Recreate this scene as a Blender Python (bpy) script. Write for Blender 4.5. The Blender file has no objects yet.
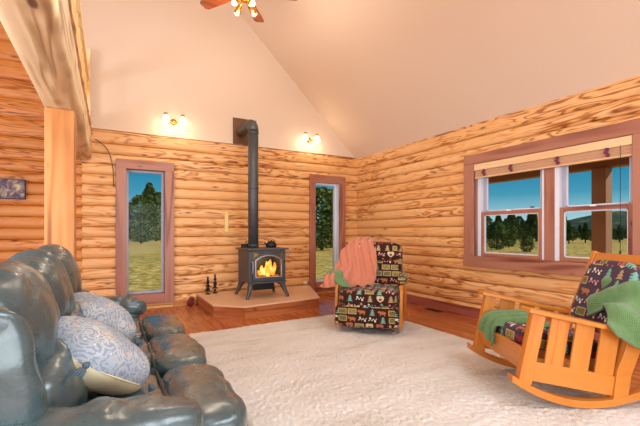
import bpy, math, random
from mathutils import Vector, Matrix, Euler, noise
rnd = random.Random(7)
sc = bpy.context.scene
COL = sc.collection
PI = math.pi

# ------------------------------------------------------------------ node expressions
class S:
    """scalar socket with operators"""
    def __init__(s, nt, sock): s.nt, s.k = nt, sock
    def _m(s, op, b=None, c=None):
        n = s.nt.nodes.new('ShaderNodeMath'); n.operation = op
        for i, v in enumerate((s, b, c)):
            if v is None: continue
            if isinstance(v, S): s.nt.links.new(v.k, n.inputs[i])
            else: n.inputs[i].default_value = v
        return S(s.nt, n.outputs[0])
    def __add__(s, o): return s._m('ADD', o)
    __radd__ = __add__
    def __sub__(s, o): return s._m('SUBTRACT', o)
    def __rsub__(s, o): return (s*-1.0)+o
    def __mul__(s, o): return s._m('MULTIPLY', o)
    __rmul__ = __mul__
    def __truediv__(s, o): return s._m('DIVIDE', o)
    def __lt__(s, o): return s._m('LESS_THAN', o)
    def __gt__(s, o): return s._m('GREATER_THAN', o)
    def abs(s): return s._m('ABSOLUTE')
    def sin(s): return s._m('SINE')
    def fract(s): return s._m('FRACT')
    def floor(s): return s._m('FLOOR')
    def max(s, o): return s._m('MAXIMUM', o)
    def min(s, o): return s._m('MINIMUM', o)
    def pow(s, o): return s._m('POWER', o)
    def step(s, lo, hi):
        n = s.nt.nodes.new('ShaderNodeMapRange'); n.interpolation_type = 'SMOOTHSTEP'
        s.nt.links.new(s.k, n.inputs[0]); n.inputs[1].default_value = lo; n.inputs[2].default_value = hi
        return S(s.nt, n.outputs[0])

def srgb(h):
    if isinstance(h, str):
        h = h.lstrip('#'); c = [int(h[i:i+2], 16)/255 for i in (0, 2, 4)]
    else: c = [v/255 for v in h]
    return tuple(((v/12.92) if v <= .04045 else ((v+.055)/1.055)**2.4) for v in c) + (1.,)

class Mat:
    def __init__(s, name, rough=.6, spec=.5, **kw):
        s.m = bpy.data.materials.new(name); s.m.use_nodes = True
        s.nt = s.m.node_tree; s.b = s.nt.nodes['Principled BSDF']
        s.b.inputs['Roughness'].default_value = rough
        s.b.inputs['Specular IOR Level'].default_value = spec
        for k, v in kw.items(): s.b.inputs[k.replace('_', ' ')].default_value = v
    def uv(s):
        n = s.nt.nodes.new('ShaderNodeUVMap'); n.uv_map = 'UVMap'
        x = s.nt.nodes.new('ShaderNodeSeparateXYZ'); s.nt.links.new(n.outputs[0], x.inputs[0])
        return S(s.nt, x.outputs[0]), S(s.nt, x.outputs[1])
    def obj(s):
        n = s.nt.nodes.new('ShaderNodeTexCoord')
        x = s.nt.nodes.new('ShaderNodeSeparateXYZ'); s.nt.links.new(n.outputs['Object'], x.inputs[0])
        return [S(s.nt, x.outputs[i]) for i in range(3)]
    def vec(s, x, y=0., z=0.):
        n = s.nt.nodes.new('ShaderNodeCombineXYZ')
        for i, v in enumerate((x, y, z)):
            if isinstance(v, S): s.nt.links.new(v.k, n.inputs[i])
            else: n.inputs[i].default_value = v
        return n.outputs[0]
    def noise(s, v, scale=1., detail=2., rough=.5, dist=0., out=0):
        n = s.nt.nodes.new('ShaderNodeTexNoise'); s.nt.links.new(v, n.inputs['Vector'])
        n.inputs['Scale'].default_value = scale; n.inputs['Detail'].default_value = detail
        n.inputs['Roughness'].default_value = rough; n.inputs['Distortion'].default_value = dist
        return S(s.nt, n.outputs[out])
    def vor(s, v, scale=1., feature='F1', out='Distance'):
        n = s.nt.nodes.new('ShaderNodeTexVoronoi'); s.nt.links.new(v, n.inputs['Vector'])
        n.inputs['Scale'].default_value = scale; n.feature = feature
        return S(s.nt, n.outputs[out])
    def white(s, v):
        n = s.nt.nodes.new('ShaderNodeTexWhiteNoise'); n.noise_dimensions = '3D'; s.nt.links.new(v, n.inputs['Vector'])
        return S(s.nt, n.outputs['Value'])
    def mix(s, f, a, b):
        n = s.nt.nodes.new('ShaderNodeMix'); n.data_type = 'RGBA'
        for i, v in ((0, f), (6, a), (7, b)):
            if isinstance(v, S): s.nt.links.new(v.k, n.inputs[i])
            elif hasattr(v, 'links') or 'Socket' in type(v).__name__: s.nt.links.new(v, n.inputs[i])
            else: n.inputs[i].default_value = v
        return n.outputs[2]
    def ramp(s, f, stops):
        n = s.nt.nodes.new('ShaderNodeValToRGB'); s.nt.links.new(f.k, n.inputs[0])
        e = n.color_ramp.elements
        while len(e) < len(stops): e.new(.5)
        for q, (p, c) in zip(e, stops): q.position = p; q.color = c
        return n.outputs[0]
    def color(s, c):
        if isinstance(c, tuple): s.b.inputs['Base Color'].default_value = c
        else: s.nt.links.new(c, s.b.inputs['Base Color'])
        return s
    def bump(s, h, strength=.3, dist=.01):
        n = s.nt.nodes.new('ShaderNodeBump'); n.inputs['Strength'].default_value = strength
        n.inputs['Distance'].default_value = dist
        s.nt.links.new(h.k, n.inputs['Height']); s.nt.links.new(n.outputs[0], s.b.inputs['Normal'])
        return s
    def rough(s, r): s.nt.links.new(r.k, s.b.inputs['Roughness']); return s
    def emit(s, c, st):
        if isinstance(c, tuple): s.b.inputs['Emission Color'].default_value = c
        else: s.nt.links.new(c, s.b.inputs['Emission Color'])
        s.b.inputs['Emission Strength'].default_value = st; return s

def plain(name, c, rough=.6, **kw): return Mat(name, rough, **kw).color(srgb(c)).m

def wood(name, light, mid, dark, knots=.0, pitch=None, rough=.45, freq=42., across=6., along=.7, contrast=1., vary=.25):
    m = Mat(name, rough); u, v = m.uv()
    if pitch:
        idx = (v/pitch).floor()
        # butt joints between separate log lengths
        idr = m.white(m.vec(idx, 3.3, 0.))
    else:
        idx = (v*0.).floor(); idr = m.white(m.vec((u*.05).floor(), (v*.05).floor(), 1.))
    P = m.vec(u*along + idr*31., v*across + idx*7.3, idx*1.7)
    n1 = m.noise(P, 1., 2., .45, .35)
    rings = ((n1*freq).sin()*.5 + .5)
    fine = m.noise(m.vec(u*3., v*160.), 1., 2., .6)
    amp = m.noise(m.vec(u*.8 + idr*5., v*2.), 1., 2.).step(.36, .62)*.85+.15
    f = (rings.pow(2.2)*.85*contrast*amp + fine*.22 + .02)
    col = m.ramp(f, [(0., srgb(light)), (.45, srgb(mid)), (.95, srgb(dark))])
    # plank to plank tone
    tone = m.noise(m.vec(u*.35 + idr*9., idx*5. + v*.3), 1., 1.)
    col = m.mix((tone*.9 + idr*.4 - .4).step(.0, .6)*vary*2., col, srgb(mid))
    if knots > 0:
        w = m.white(m.vec(idx, 9.1, 0.))
        if pitch: kv = m.vor(m.vec(u*2.3 + w*17., v/pitch*1.35), 1.)
        else: kv = m.vor(m.vec(u*2.6, v*6.), 1.)
        core = 1.0 - kv.step(.05*knots, .11*knots)
        halo = 1.0 - kv.step(.06*knots, .24*knots)
        col = m.mix(halo*.45, col, srgb(dark))
        col = m.mix(core*.85, col, srgb('#5a2c12'))
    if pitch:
        gd = (((v/pitch).fract()-.5).abs()).step(.475, .5)  # dark caulk line, with groove shade painted into the log colour
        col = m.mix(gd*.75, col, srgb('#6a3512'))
    m.color(col)
    m.bump(f*-1.0, .12, .004)
    return m.m

# ------------------------------------------------------------------ mesh builder
class MB:
    def __init__(s): s.v = []; s.f = []; s.uv = []; s.mi = []; s.sm = []
    def quad(s, pts, uvs=None, mi=0, sm=False):
        b = len(s.v); s.v += [tuple(p) for p in pts]; s.f.append(tuple(range(b, b+len(pts))))
        if uvs is None: uvs = s._auto(pts)
        s.uv.append(uvs); s.mi.append(mi); s.sm.append(sm)
    def _auto(s, pts):
        p = [Vector(q) for q in pts]; n = (p[1]-p[0]).cross(p[2]-p[0])
        a = max(range(3), key=lambda i: abs(n[i])) if n.length > 0 else 2
        i, j = [(1, 2), (0, 2), (0, 1)][a]
        return [(q[i], q[j]) for q in p]
    def box(s, c, size, M=None, mi=0, long=None, off=True, taper=1.):
        sx, sy, sz = [d/2 for d in size]
        la = long if long is not None else max(range(3), key=lambda i: size[i])
        ou, ov = (rnd.random()*40, rnd.random()*40) if off else (0, 0)
        T = Matrix.Translation(Vector(c)) @ (M.to_4x4() if M else Matrix.Identity(4))
        base = len(s.v); vi = {}
        for q in [(a, b, c) for a in (-1, 1) for b in (-1, 1) for c in (-1, 1)]:
            k = taper if q[2] > 0 else 1.
            vi[q] = len(s.v); s.v.append(tuple(T @ Vector((q[0]*sx*k, q[1]*sy*k, q[2]*sz))))
        for ax in range(3):
            for sg in (-1, 1):
                o = [i for i in range(3) if i != ax]
                if sg < 0: o = o[::-1]
                if ax == 1: o = o[::-1]
                ks = []; pts = []
                for a, b in ((-1, -1), (1, -1), (1, 1), (-1, 1)):
                    q = [0, 0, 0]; q[ax] = sg; q[o[0]] = a; q[o[1]] = b
                    ks.append(vi[tuple(q)]); pts.append((q[0]*sx, q[1]*sy, q[2]*sz))
                if ax == la: uvs = [(q[o[0]]*.2+ou, q[o[1]]+ov) for q in pts]
                else:
                    ot = o[0] if o[1] == la else o[1]
                    uvs = [(q[la]+ou, q[ot]+q[ax]+ov) for q in pts]
                s.f.append(tuple(ks)); s.uv.append(uvs); s.mi.append(mi); s.sm.append(False)
        return s
    def bar(s, a, b, w, t, up=(0, 0, 1), mi=0):
        a, b = Vector(a), Vector(b); d = b-a; x = d.normalized(); u = Vector(up)
        y = u.cross(x).normalized(); z = x.cross(y)
        M = Matrix((x, y, z)).transposed()
        return s.box((a+b)/2, (d.length, w, t), M, mi, long=0)
    def grid(s, fn, nu, nv, closeu=False, closev=False, mi=0, sm=True, uvf=None, flip=False):
        base = len(s.v)
        for j in range(nv+1):
            for i in range(nu+1): s.v.append(tuple(fn(i/nu, j/nv)))
        pts = s.v
        for j in range(nv):
            for i in range(nu):
                a = base+j*(nu+1)+i; b = a+1; c = b+nu+1; d = a+nu+1
                f = (a, d, c, b) if flip else (a, b, c, d)
                s.f.append(f)
                uvq = {a: (i/nu, j/nv), b: ((i+1)/nu, j/nv), c: ((i+1)/nu, (j+1)/nv), d: (i/nu, (j+1)/nv)}
                s.uv.append([(uvf(*uvq[k]) if uvf else uvq[k]) for k in f]); s.mi.append(mi); s.sm.append(sm)
        return s
    def tube(s, pts, r, n=10, mi=0, caps=True, sm=True, uvs=1.):
        pts = [Vector(p) for p in pts]; L = [0.]
        for i in range(1, len(pts)): L.append(L[-1]+(pts[i]-pts[i-1]).length)
        rr = r if isinstance(r, (list, tuple)) else [r]*len(pts)
        up = Vector((0, 0, 1)); rings = []; prevx = None
        for i, p in enumerate(pts):
            t = (pts[min(i+1, len(pts)-1)]-pts[max(i-1, 0)]).normalized()
            if prevx is None:
                x = t.cross(up if abs(t.z) < .9 else Vector((1, 0, 0))).normalized()
            else:
                x = (prevx - t*prevx.dot(t)).normalized()
            prevx = x; y = t.cross(x); rings.append([p+(x*math.cos(2*PI*k/n)+y*math.sin(2*PI*k/n))*rr[i] for k in range(n)])
        b = len(s.v)
        for R_ in rings: s.v += [tuple(q) for q in R_]
        for i in range(len(pts)-1):
            for k in range(n):
                k2 = (k+1) % n
                s.f.append((b+i*n+k, b+i*n+k2, b+(i+1)*n+k2, b+(i+1)*n+k))
                c = 2*PI*max(rr)*uvs
                s.uv.append([(L[i], k/n*c), (L[i], (k+1)/n*c), (L[i+1], (k+1)/n*c), (L[i+1], k/n*c)])
                s.mi.append(mi); s.sm.append(sm)
        if caps:
            s.f.append(tuple(b+k for k in reversed(range(n)))); s.uv.append([(0, 0)]*n); s.mi.append(mi); s.sm.append(False)
            e = b+(len(pts)-1)*n
            s.f.append(tuple(e+k for k in range(n))); s.uv.append([(0, 0)]*n); s.mi.append(mi); s.sm.append(False)
        return s
    def lathe(s, prof, n=24, c=(0, 0, 0), M=None, mi=0):
        T = Matrix.Translation(Vector(c)) @ (M.to_4x4() if M else Matrix.Identity(4))
        b = len(s.v)
        for r, z in prof:
            for k in range(n): s.v.append(tuple(T @ Vector((r*math.cos(2*PI*k/n), r*math.sin(2*PI*k/n), z))))
        for i in range(len(prof)-1):
            for k in range(n):
                k2 = (k+1) % n
                s.f.append((b+i*n+k, b+i*n+k2, b+(i+1)*n+k2, b+(i+1)*n+k)); s.mi.append(mi); s.sm.append(True)
                s.uv.append([(k/n, prof[i][1]), ((k+1)/n, prof[i][1]), ((k+1)/n, prof[i+1][1]), (k/n, prof[i+1][1])])
        return s
    def blob(s, c, size, e=.5, M=None, n=14, disp=None, mi=0, uvk=1.):
        """soft box: superellipsoid on a cube grid, e small = boxier; disp(local unit p, q)->offset"""
        hx, hy, hz = [d/2 for d in size]
        T = Matrix.Translation(Vector(c)) @ (M.to_4x4() if M else Matrix.Identity(4))
        ou, ov = rnd.random()*3, rnd.random()*3
        idx = {}; base = len(s.v)
        p_ = 2/e
        def vert(q):
            k = tuple(round(x, 5) for x in q)
            if k in idx: return idx[k]
            l = (abs(q[0])**p_+abs(q[1])**p_+abs(q[2])**p_)**(1/p_)
            u = Vector(q)/l; P = Vector((u.x*hx, u.y*hy, u.z*hz))
            if disp: P = disp(u, P)
            idx[k] = (len(s.v), P); s.v.append(tuple(T @ P)); return idx[k]
        for ax in range(3):
            o = [i for i in range(3) if i != ax]
            for sg in (-1, 1):
                for i in range(n):
                    for j in range(n):
                        ks = []
                        for a, b in ((i, j), (i+1, j), (i+1, j+1), (i, j+1)):
                            q = [0, 0, 0]; q[ax] = sg
                            q[o[0]] = math.tan((a/n*2-1)*PI/4); q[o[1]] = math.tan((b/n*2-1)*PI/4); ks.append(vert(q))
                        if (sg < 0) ^ (ax == 1): ks = ks[::-1]
                        s.f.append(tuple(k[0] for k in ks))
                        s.uv.append([(k[1][o[0]]*uvk+ou, k[1][o[1]]*uvk+ov) for k in ks]); s.mi.append(mi); s.sm.append(True)
        return s
    def poly_extrude(s, pts, vec, mi=0, uvs=True):
        """pts: planar outline (3D), extruded by vec"""
        v = Vector(vec); P = [Vector(p) for p in pts]; Q = [p+v for p in P]; n = len(P)
        nrm = Vector((0, 0, 0))
        for i in range(n): nrm += P[i].cross(P[(i+1) % n])
        if nrm.dot(v) > 0: P.reverse(); Q.reverse()
        b = len(s.v); s.v += [tuple(p) for p in P+Q]
        s.f.append(tuple(range(b, b+n))); s.uv.append(s._auto(P)); s.f.append(tuple(range(b+2*n-1, b+n-1, -1))); s.uv.append(s._auto(Q[::-1]))
        for i in range(n):
            j = (i+1) % n
            l = (P[j]-P[i]).length
            s.f.append((b+j, b+i, b+n+i, b+n+j)); s.uv.append([(l, 0), (0, 0), (0, v.length), (l, v.length)])
        s.mi += [mi]*(n+2); s.sm += [False]*(n+2)
        return s
    def build(s, name, mats, parent=None, loc=None, bevel=0, subsurf=0, weld=False, solid=0):
        me = bpy.data.meshes.new(name); me.from_pydata(s.v, [], s.f)
        uvl = me.uv_layers.new(name='UVMap'); flat = []
        for u in s.uv:
            for a in u: flat += [a[0], a[1]]
        uvl.data.foreach_set('uv', flat)
        if not isinstance(mats, (list, tuple)): mats = [mats]
        for m in mats: me.materials.append(m)
        me.polygons.foreach_set('material_index', s.mi); me.polygons.foreach_set('use_smooth', s.sm)
        me.validate(); me.update()
        o = bpy.data.objects.new(name, me); COL.objects.link(o)
        if parent: o.parent = parent
        if loc: o.location = loc
        if weld:
            w = o.modifiers.new('weld', 'WELD'); w.merge_threshold = 1e-4
        if solid:
            w = o.modifiers.new('thickness', 'SOLIDIFY'); w.thickness = solid; w.offset = 0
        if bevel:
            b = o.modifiers.new('bevel', 'BEVEL'); b.width = bevel; b.segments = 2; b.limit_method = 'ANGLE'; b.angle_limit = .6
            b.harden_normals = False
        if subsurf:
            b = o.modifiers.new('sub', 'SUBSURF'); b.levels = subsurf; b.render_levels = subsurf
        return o

def thing(name, label, cat, loc=(0, 0, 0), rz=0., group=None):
    o = bpy.data.objects.new(name, None); COL.objects.link(o); o.location = loc; o.rotation_euler = (0, 0, rz)
    o.empty_display_size = .1
    o['label'] = label; o['category'] = cat
    if group: o['group'] = group
    return o
def tag(o, label, cat, group=None):
    o['label'] = label; o['category'] = cat
    if group: o['group'] = group
    return o
def struct(o): o['kind'] = 'structure'; return o
def copy_tree(o, parent=None):
    c = o.copy(); COL.objects.link(c)
    if parent: c.parent = parent
    for ch in [x for x in bpy.data.objects if x.parent == o]: copy_tree(ch, c)
    return c
def rot(ax, deg): return Matrix.Rotation(math.radians(deg), 3, ax)
def lerp(a, b, t): return a+(b-a)*t
def nz(x, y=0., z=0.): return noise.noise(Vector((x, y, z)))
def catmull(P, t):
    n = len(P)-1; x = min(max(t*n, 0), n-1e-6); i = int(x); f = x-i
    p0 = Vector(P[max(i-1, 0)]); p1 = Vector(P[i]); p2 = Vector(P[i+1]); p3 = Vector(P[min(i+2, n)])
    return .5*((2*p1)+(p2-p0)*f+(2*p0-5*p1+4*p2-p3)*f*f+(3*p1-p0-3*p2+p3)*f**3)
def net(rows):
    def fn(u, v): return catmull([catmull(r, u) for r in rows], v)
    return fn

# ------------------------------------------------------------------ materials
PITCH = .1585; ZOFF = .029
M = {}
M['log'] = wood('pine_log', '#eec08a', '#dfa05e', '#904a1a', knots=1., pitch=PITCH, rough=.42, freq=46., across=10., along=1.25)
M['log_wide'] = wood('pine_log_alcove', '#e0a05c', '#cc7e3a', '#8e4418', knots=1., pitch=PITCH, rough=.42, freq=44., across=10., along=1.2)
M['timber'] = wood('weathered_timber', '#ecd7b2', '#dcc094', '#8f6a44', knots=1.6, rough=.6, freq=26., across=6., along=.5, contrast=.8)
M['waney'] = wood('waney_edge', '#c98a50', '#a8683a', '#5a2c16', knots=1.6, rough=.6, freq=22.)
M['post'] = wood('fir_post', '#d4955a', '#c07a3a', '#94501f', knots=.5, rough=.5, freq=30., across=6., along=.3)
M['rail'] = wood('pale_pine', '#f7e3b4', '#eecb8c', '#cf9d55', knots=.8, rough=.5, freq=24.)
M['casing'] = wood('red_cedar_casing', '#b07a62', '#9c604c', '#74402f', knots=.7, rough=.4, freq=22., across=4., along=.4)
M['base'] = wood('red_baseboard', '#b06a58', '#9a5145', '#70342c', knots=.5, rough=.4, freq=22.)
M['hearthside'] = wood('hearth_side_wood', '#c8804a', '#a85a30', '#7a3418', knots=.8, rough=.35, freq=20., across=4., along=.5)
M['oak'] = wood('golden_oak', '#d28536', '#c07024', '#94500f', rough=.35, freq=40., across=8., along=.5, contrast=.45)
M['oakpale'] = wood('pale_oak_lit', '#f2bd74', '#e8a958', '#cd8436', rough=.35, freq=40., across=8., along=.5, contrast=.45)
M['blade'] = wood('fan_blade_wood', '#94481f', '#7e3618', '#5a240e', rough=.35, freq=26.)

# drywall
m = Mat('peach_drywall', .85, .2); x, y, z = m.obj()
m.color(m.mix(m.noise(m.vec(x, y, z), .7, 2.)*.5, srgb('#e3cebb'), srgb('#dbc4ae'))).bump(m.noise(m.vec(x, y, z), 40., 3.), .05, .003)
M['drywall'] = m.m
# floor planks (UV = metres, u along plank = world Y)
m = Mat('plank_floor', .22, .5); u, v = m.uv()
PW = .13
row = (v/PW).floor(); r1 = m.white(m.vec(row, 1.7, 0.)); seg = (u/1.7 + r1*7.).floor(); r2 = m.white(m.vec(row, seg, 2.))
g = m.noise(m.vec(u*.9 + r2*50., v*9. + r2*20.), 1., 2., .5, .3); ring = ((g*30.).sin()*.5+.5)
fine = m.noise(m.vec(u*5., v*180.), 1., 2.)
col = m.ramp(ring*.45+fine*.35+r2*.22, [(0., srgb('#cf8350')), (.5, srgb('#b5683a')), (1., srgb('#874422'))])
edge = ((v/PW).fract()-.5).abs() > .485
e2 = ((u/1.7 + r1*7.).fract()-.5).abs() > .499
col = m.mix(edge.max(e2)*.6, col, srgb('#4a2010'))
m.color(col).bump(edge.max(e2)*-1., .3, .003)
m.rough(fine*.12+.16)
M['floor'] = m.m
# leather
m = Mat('dark_green_leather', .3, .6); x, y, z = m.obj()
cr = m.vor(m.vec(x, y, z), 170., 'DISTANCE_TO_EDGE'); big = m.noise(m.vec(x, y, z), 9., 3., .6, .6)
m.color(m.mix(m.noise(m.vec(x, y, z), 5., 2.), srgb('#2b4042'), srgb('#42585d')))
crease = (m.noise(m.vec(x*1.6, y, z*1.3), 7., 3., .55, 1.2)-.5).abs().min(.08)
m.bump(cr.min(.12)*.5 + big*.5 + crease*2., .22, .010); m.rough(m.noise(m.vec(x, y, z), 14., 3.)*.12+.22)
m.b.inputs['Coat Weight'].default_value = .55; m.b.inputs['Coat Roughness'].default_value = .22
M['leather'] = m.m
M['leather_dark'] = plain('leather_seam', '#1c2524', .5)
# rug
m = Mat('cream_shag', .95, .1); x, y, z = m.obj()
n1 = m.noise(m.vec(x*1.2, y*4.), 1., 4., .6); n2 = m.noise(m.vec(x, y, z), 90., 3., .7)
m.color(m.ramp(n1*.55+n2*.45, [(.3, srgb('#b5aa9a')), (.47, srgb('#dedad4')), (.7, srgb('#eceae8'))]))
m.bump(n2+m.noise(m.vec(x, y, z), 220., 2., .6), .6, .01)
M['rug'] = m.m

def motif(name, bg='#35202a', sheen=.3):
    """dark lodge fabric with blocks, hearts, firs and bears set in a grid"""
    m = Mat(name, .9, .15); u, v = m.uv(); CW, CH = .118, .084
    row = (v/CH).floor(); uu = u/CW + m.white(m.vec(row, 4.4, 0.)); colm = uu.floor()
    qx = uu.fract()-.5; qy = (v/CH).fract()-.5
    r = m.white(m.vec(colm, row, 0.)); r2 = m.white(m.vec(colm, row, 5.)); r3 = m.white(m.vec(colm, row, 8.))
    def sel(a, b): return (r > a)*(r < b)
    ax, ay = qx.abs(), qy.abs()
    blk = ((ax < .44)*(ay < .38))*sel(-.1, .17); inner = ((ax < .37)*(ay < .29))*sel(-.1, .17)
    X = qx*3.1; Y = qy*2.5+.1; A = X*X+Y*Y-1.; heart = ((A*A*A - X*X*Y*Y*Y) < 0.)*sel(.17, .32)
    hin = ((X*X+Y*Y) < .22)*sel(.17, .32)
    w = (((qy+.45)*3.3).fract()*-.16+.26)*(1.25-(qy+.5)*.9); tree = (ax < w)*(ay < .43)*sel(.32, .52)
    def ell(cx, cy, rx, ry):
        a = (qx-cx)/rx; b = (qy-cy)/ry; return (a*a+b*b) < 1.
    bear = ell(0., .0, .33, .22).max(ell(-.33, .1, .15, .15)).max(((ax-.2).abs() < .055)*((qy+.22).abs() < .18))*sel(.52, .74)
    dot = (ell(-.25, .2, .09, .13).max(ell(.24, -.2, .09, .13))).max((((qx*5.).sin()*.0+(qx*22.).sin()*.12-qy).abs() < .06)*(ax < .4))*sel(.74, 1.1)
    c = srgb(bg)
    c = m.mix(blk, c, srgb('#b89a68')); c = m.mix(inner, c, m.mix(r2 > .5, srgb('#6f7040'), srgb('#93844c')))
    blot = (m.noise(m.vec(u, v), 60., 2.) > .55)*inner; c = m.mix(blot, c, srgb('#5c4c2c'))
    c = m.mix(heart, c, m.mix(r2 > .5, srgb('#c9b58c'), srgb('#a8604f'))); c = m.mix(hin, c, srgb('#7c3a3a'))
    c = m.mix(tree, c, m.mix(r2 > .45, srgb('#6fa08e'), srgb('#a98f66')))
    c = m.mix(bear, c, m.mix(r2 > .4, srgb('#96302f'), srgb('#a9683f')))
    c = m.mix(dot, c, m.mix(r3 > .5, srgb('#dcd2bd'), srgb('#d79a9a')))
    m.color(c).bump(m.noise(m.vec(u, v), 700., 2.), .2, .002)
    m.b.inputs['Sheen Weight'].default_value = sheen*.3
    return m.m
M['lodge'] = motif('lodge_fabric_brown', '#3a1d18'); M['lodge2'] = motif('lodge_fabric_plum', '#493746')
# throws
def knit(name, a, b):
    m = Mat(name, .95, .1); u, v = m.uv()
    w = ((u*800.).sin()*.5+.5)*((v*560.).sin()*.5+.5)
    m.color(m.mix(w*.6+m.noise(m.vec(u, v), 25., 3.)*.4, srgb(a), srgb(b))).bump(w, .5, .004)
    m.b.inputs['Sheen Weight'].default_value = .3
    return m.m
M['coral'] = knit('coral_knit', '#bb6a4c', '#dd967a'); M['green'] = knit('green_knit', '#4a6c42', '#86a56e')
# pillow
m = Mat('pillow_medallion', .9, .15); u, v = m.uv()
d = m.vor(m.vec(u, v), 11.); ringp = ((d*46.).sin() > -.1); d2 = m.vor(m.vec(u, v), 42.)
big = m.noise(m.vec(u, v), 6., 2.)
c = m.mix(big.step(.4, .6), srgb('#a0a7b0'), srgb('#bbbcbc'))
c = m.mix(ringp*(m.noise(m.vec(u, v), 55., 2.) > .46)*.8, c, srgb('#7f8a9b'))
c = m.mix(((d-.22).abs() < .05)*(d2 < .45), c, srgb('#c9a383'))
c = m.mix((d2 < .16)*1., c, srgb('#cfccc6'))
m.color(c).bump(m.noise(m.vec(u, v), 500., 2.), .3, .002)
M['pillow'] = m.m
M['cream'] = plain('cream_satin', '#d9c6a0', .55)
M['tassel'] = plain('slate_tassel', '#4c6170', .9)
# metals
m = Mat('stove_iron', .5, .4, Metallic=.5); x, y, z = m.obj()
m.color(m.mix(m.noise(m.vec(x, y, z), 8., 3.), srgb('#4b4d50'), srgb('#636466'))); M['iron'] = m.m
M['iron_dark'] = plain('black_iron', '#222224', .5, Metallic=.4)
M['pewter'] = plain('pewter_trim', '#a9acb0', .35, Metallic=.8)
M['plate'] = plain('bronze_thimble_plate', '#6d4a2e', .55, Metallic=.2)
M['brass'] = plain('polished_brass', '#d8a64a', .2, Metallic=1.)
M['chrome'] = plain('chrome', '#c8c8c8', .15, Metallic=1.)
M['vinyl'] = plain('white_vinyl', '#dcdfea', .35)
M['alu'] = plain('grey_sash', '#a9a4b4', .35)
M['valance'] = wood('valance_wood', '#eac79a', '#dfb583', '#c08a58', rough=.5, freq=14., across=3., contrast=.4)
M['blind'] = plain('folded_blind', '#c99a78', .8)
M['plum'] = plain('plum_ribbon', '#6d2746', .7)
M['white'] = plain('white_plastic', '#f0ece4', .4)
M['black'] = plain('black_paint', '#151515', .5)
M['dark_red'] = plain('dark_red_cloth', '#6e1c22', .8)
m = Mat('sandstone_tile', .35, .4); x, y, z = m.obj()
tx = ((x/.33).fract()-.5).abs() > .488; ty = ((y/.33).fract()-.5).abs() > .488
tn = m.noise(m.vec(x, y, z), 5., 4., .6)
m.color(m.mix(tx.max(ty)*.4, m.mix(tn, srgb('#d9a880'), srgb('#ecc6a2')), srgb('#b98a68'))); M['tile'] = m.m
# glass
gm = bpy.data.materials.new('clear_glass'); gm.use_nodes = True; nt = gm.node_tree; nt.nodes.clear()
o_ = nt.nodes.new('ShaderNodeOutputMaterial'); mx = nt.nodes.new('ShaderNodeMixShader'); tr = nt.nodes.new('ShaderNodeBsdfTransparent'); gl = nt.nodes.new('ShaderNodeBsdfGlossy')
gl.inputs['Roughness'].default_value = .02; mx.inputs[0].default_value = .003
nt.links.new(tr.outputs[0], mx.inputs[1]); nt.links.new(gl.outputs[0], mx.inputs[2]); nt.links.new(mx.outputs[0], o_.inputs[0]); M['glass'] = gm
M['bulb'] = Mat('frosted_lamp_glass', .4).color(srgb('#fff6e0')).emit((1., .82, .55, 1.), 4.).m
# fire
m = Mat('flames', .8); x, y, z = m.obj()
f = m.noise(m.vec(x*9., y*9., z*5.), 1., 3., .6)
m.color((0, 0, 0, 1)).emit(m.ramp(f, [(.3, (1., .12, .01, 1)), (.5, (1., .35, .03, 1)), (.7, (1., .68, .2, 1))]), 1.9); M['fire'] = m.m
M['ember'] = Mat('charred_log', .9).color(srgb('#2c1408')).emit((1., .18, .02, 1), .5).m
# outside
m = Mat('dry_grass', .95, .1); x, y, z = m.obj()
n1 = m.noise(m.vec(x, y, z), 2.6, 5., .75); n2 = m.noise(m.vec(x*.05, y*.05), 1., 3.)
c = m.ramp(n1, [(.38, srgb('#6e6026')), (.5, srgb('#c4a04a')), (.65, srgb('#e6cb80'))])
m.color(m.mix(n2.step(.5, .65)*.35, c, srgb('#8d8a48'))); M['grass'] = m.m
m = Mat('forest_hill', .95, .1); x, y, z = m.obj()
n1 = m.noise(m.vec(x, y, z), .25, 5., .7)
m.color(m.ramp(n1, [(.35, srgb('#26382e')), (.55, srgb('#41543c')), (.68, srgb('#7a7a4c'))])); M['hill'] = m.m
m = Mat('fir_needles', .9, .2); x, y, z = m.obj()
m.color(m.ramp(m.noise(m.vec(x, y, z), 2.5, 3., .7), [(.3, srgb('#2c4020')), (.52, srgb('#5f7236')), (.72, srgb('#9c9c50'))])); M['needles'] = m.m
M['bark'] = plain('bark', '#6a4a34', .9)
M['porchwood'] = plain('stained_porch_wood', '#a07452', .7)
M['deck'] = wood('deck_boards', '#b08a66', '#9a7250', '#6e4a30', rough=.7)
M['artwork'] = None

# ------------------------------------------------------------------ dimensions
XR, YB, ZE = 4.543, 6.63, 2.77
XL, YF = -3.3, -2.6
RX = .6; SL = .95; RZ = ZE+SL*(XR-RX)

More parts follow.
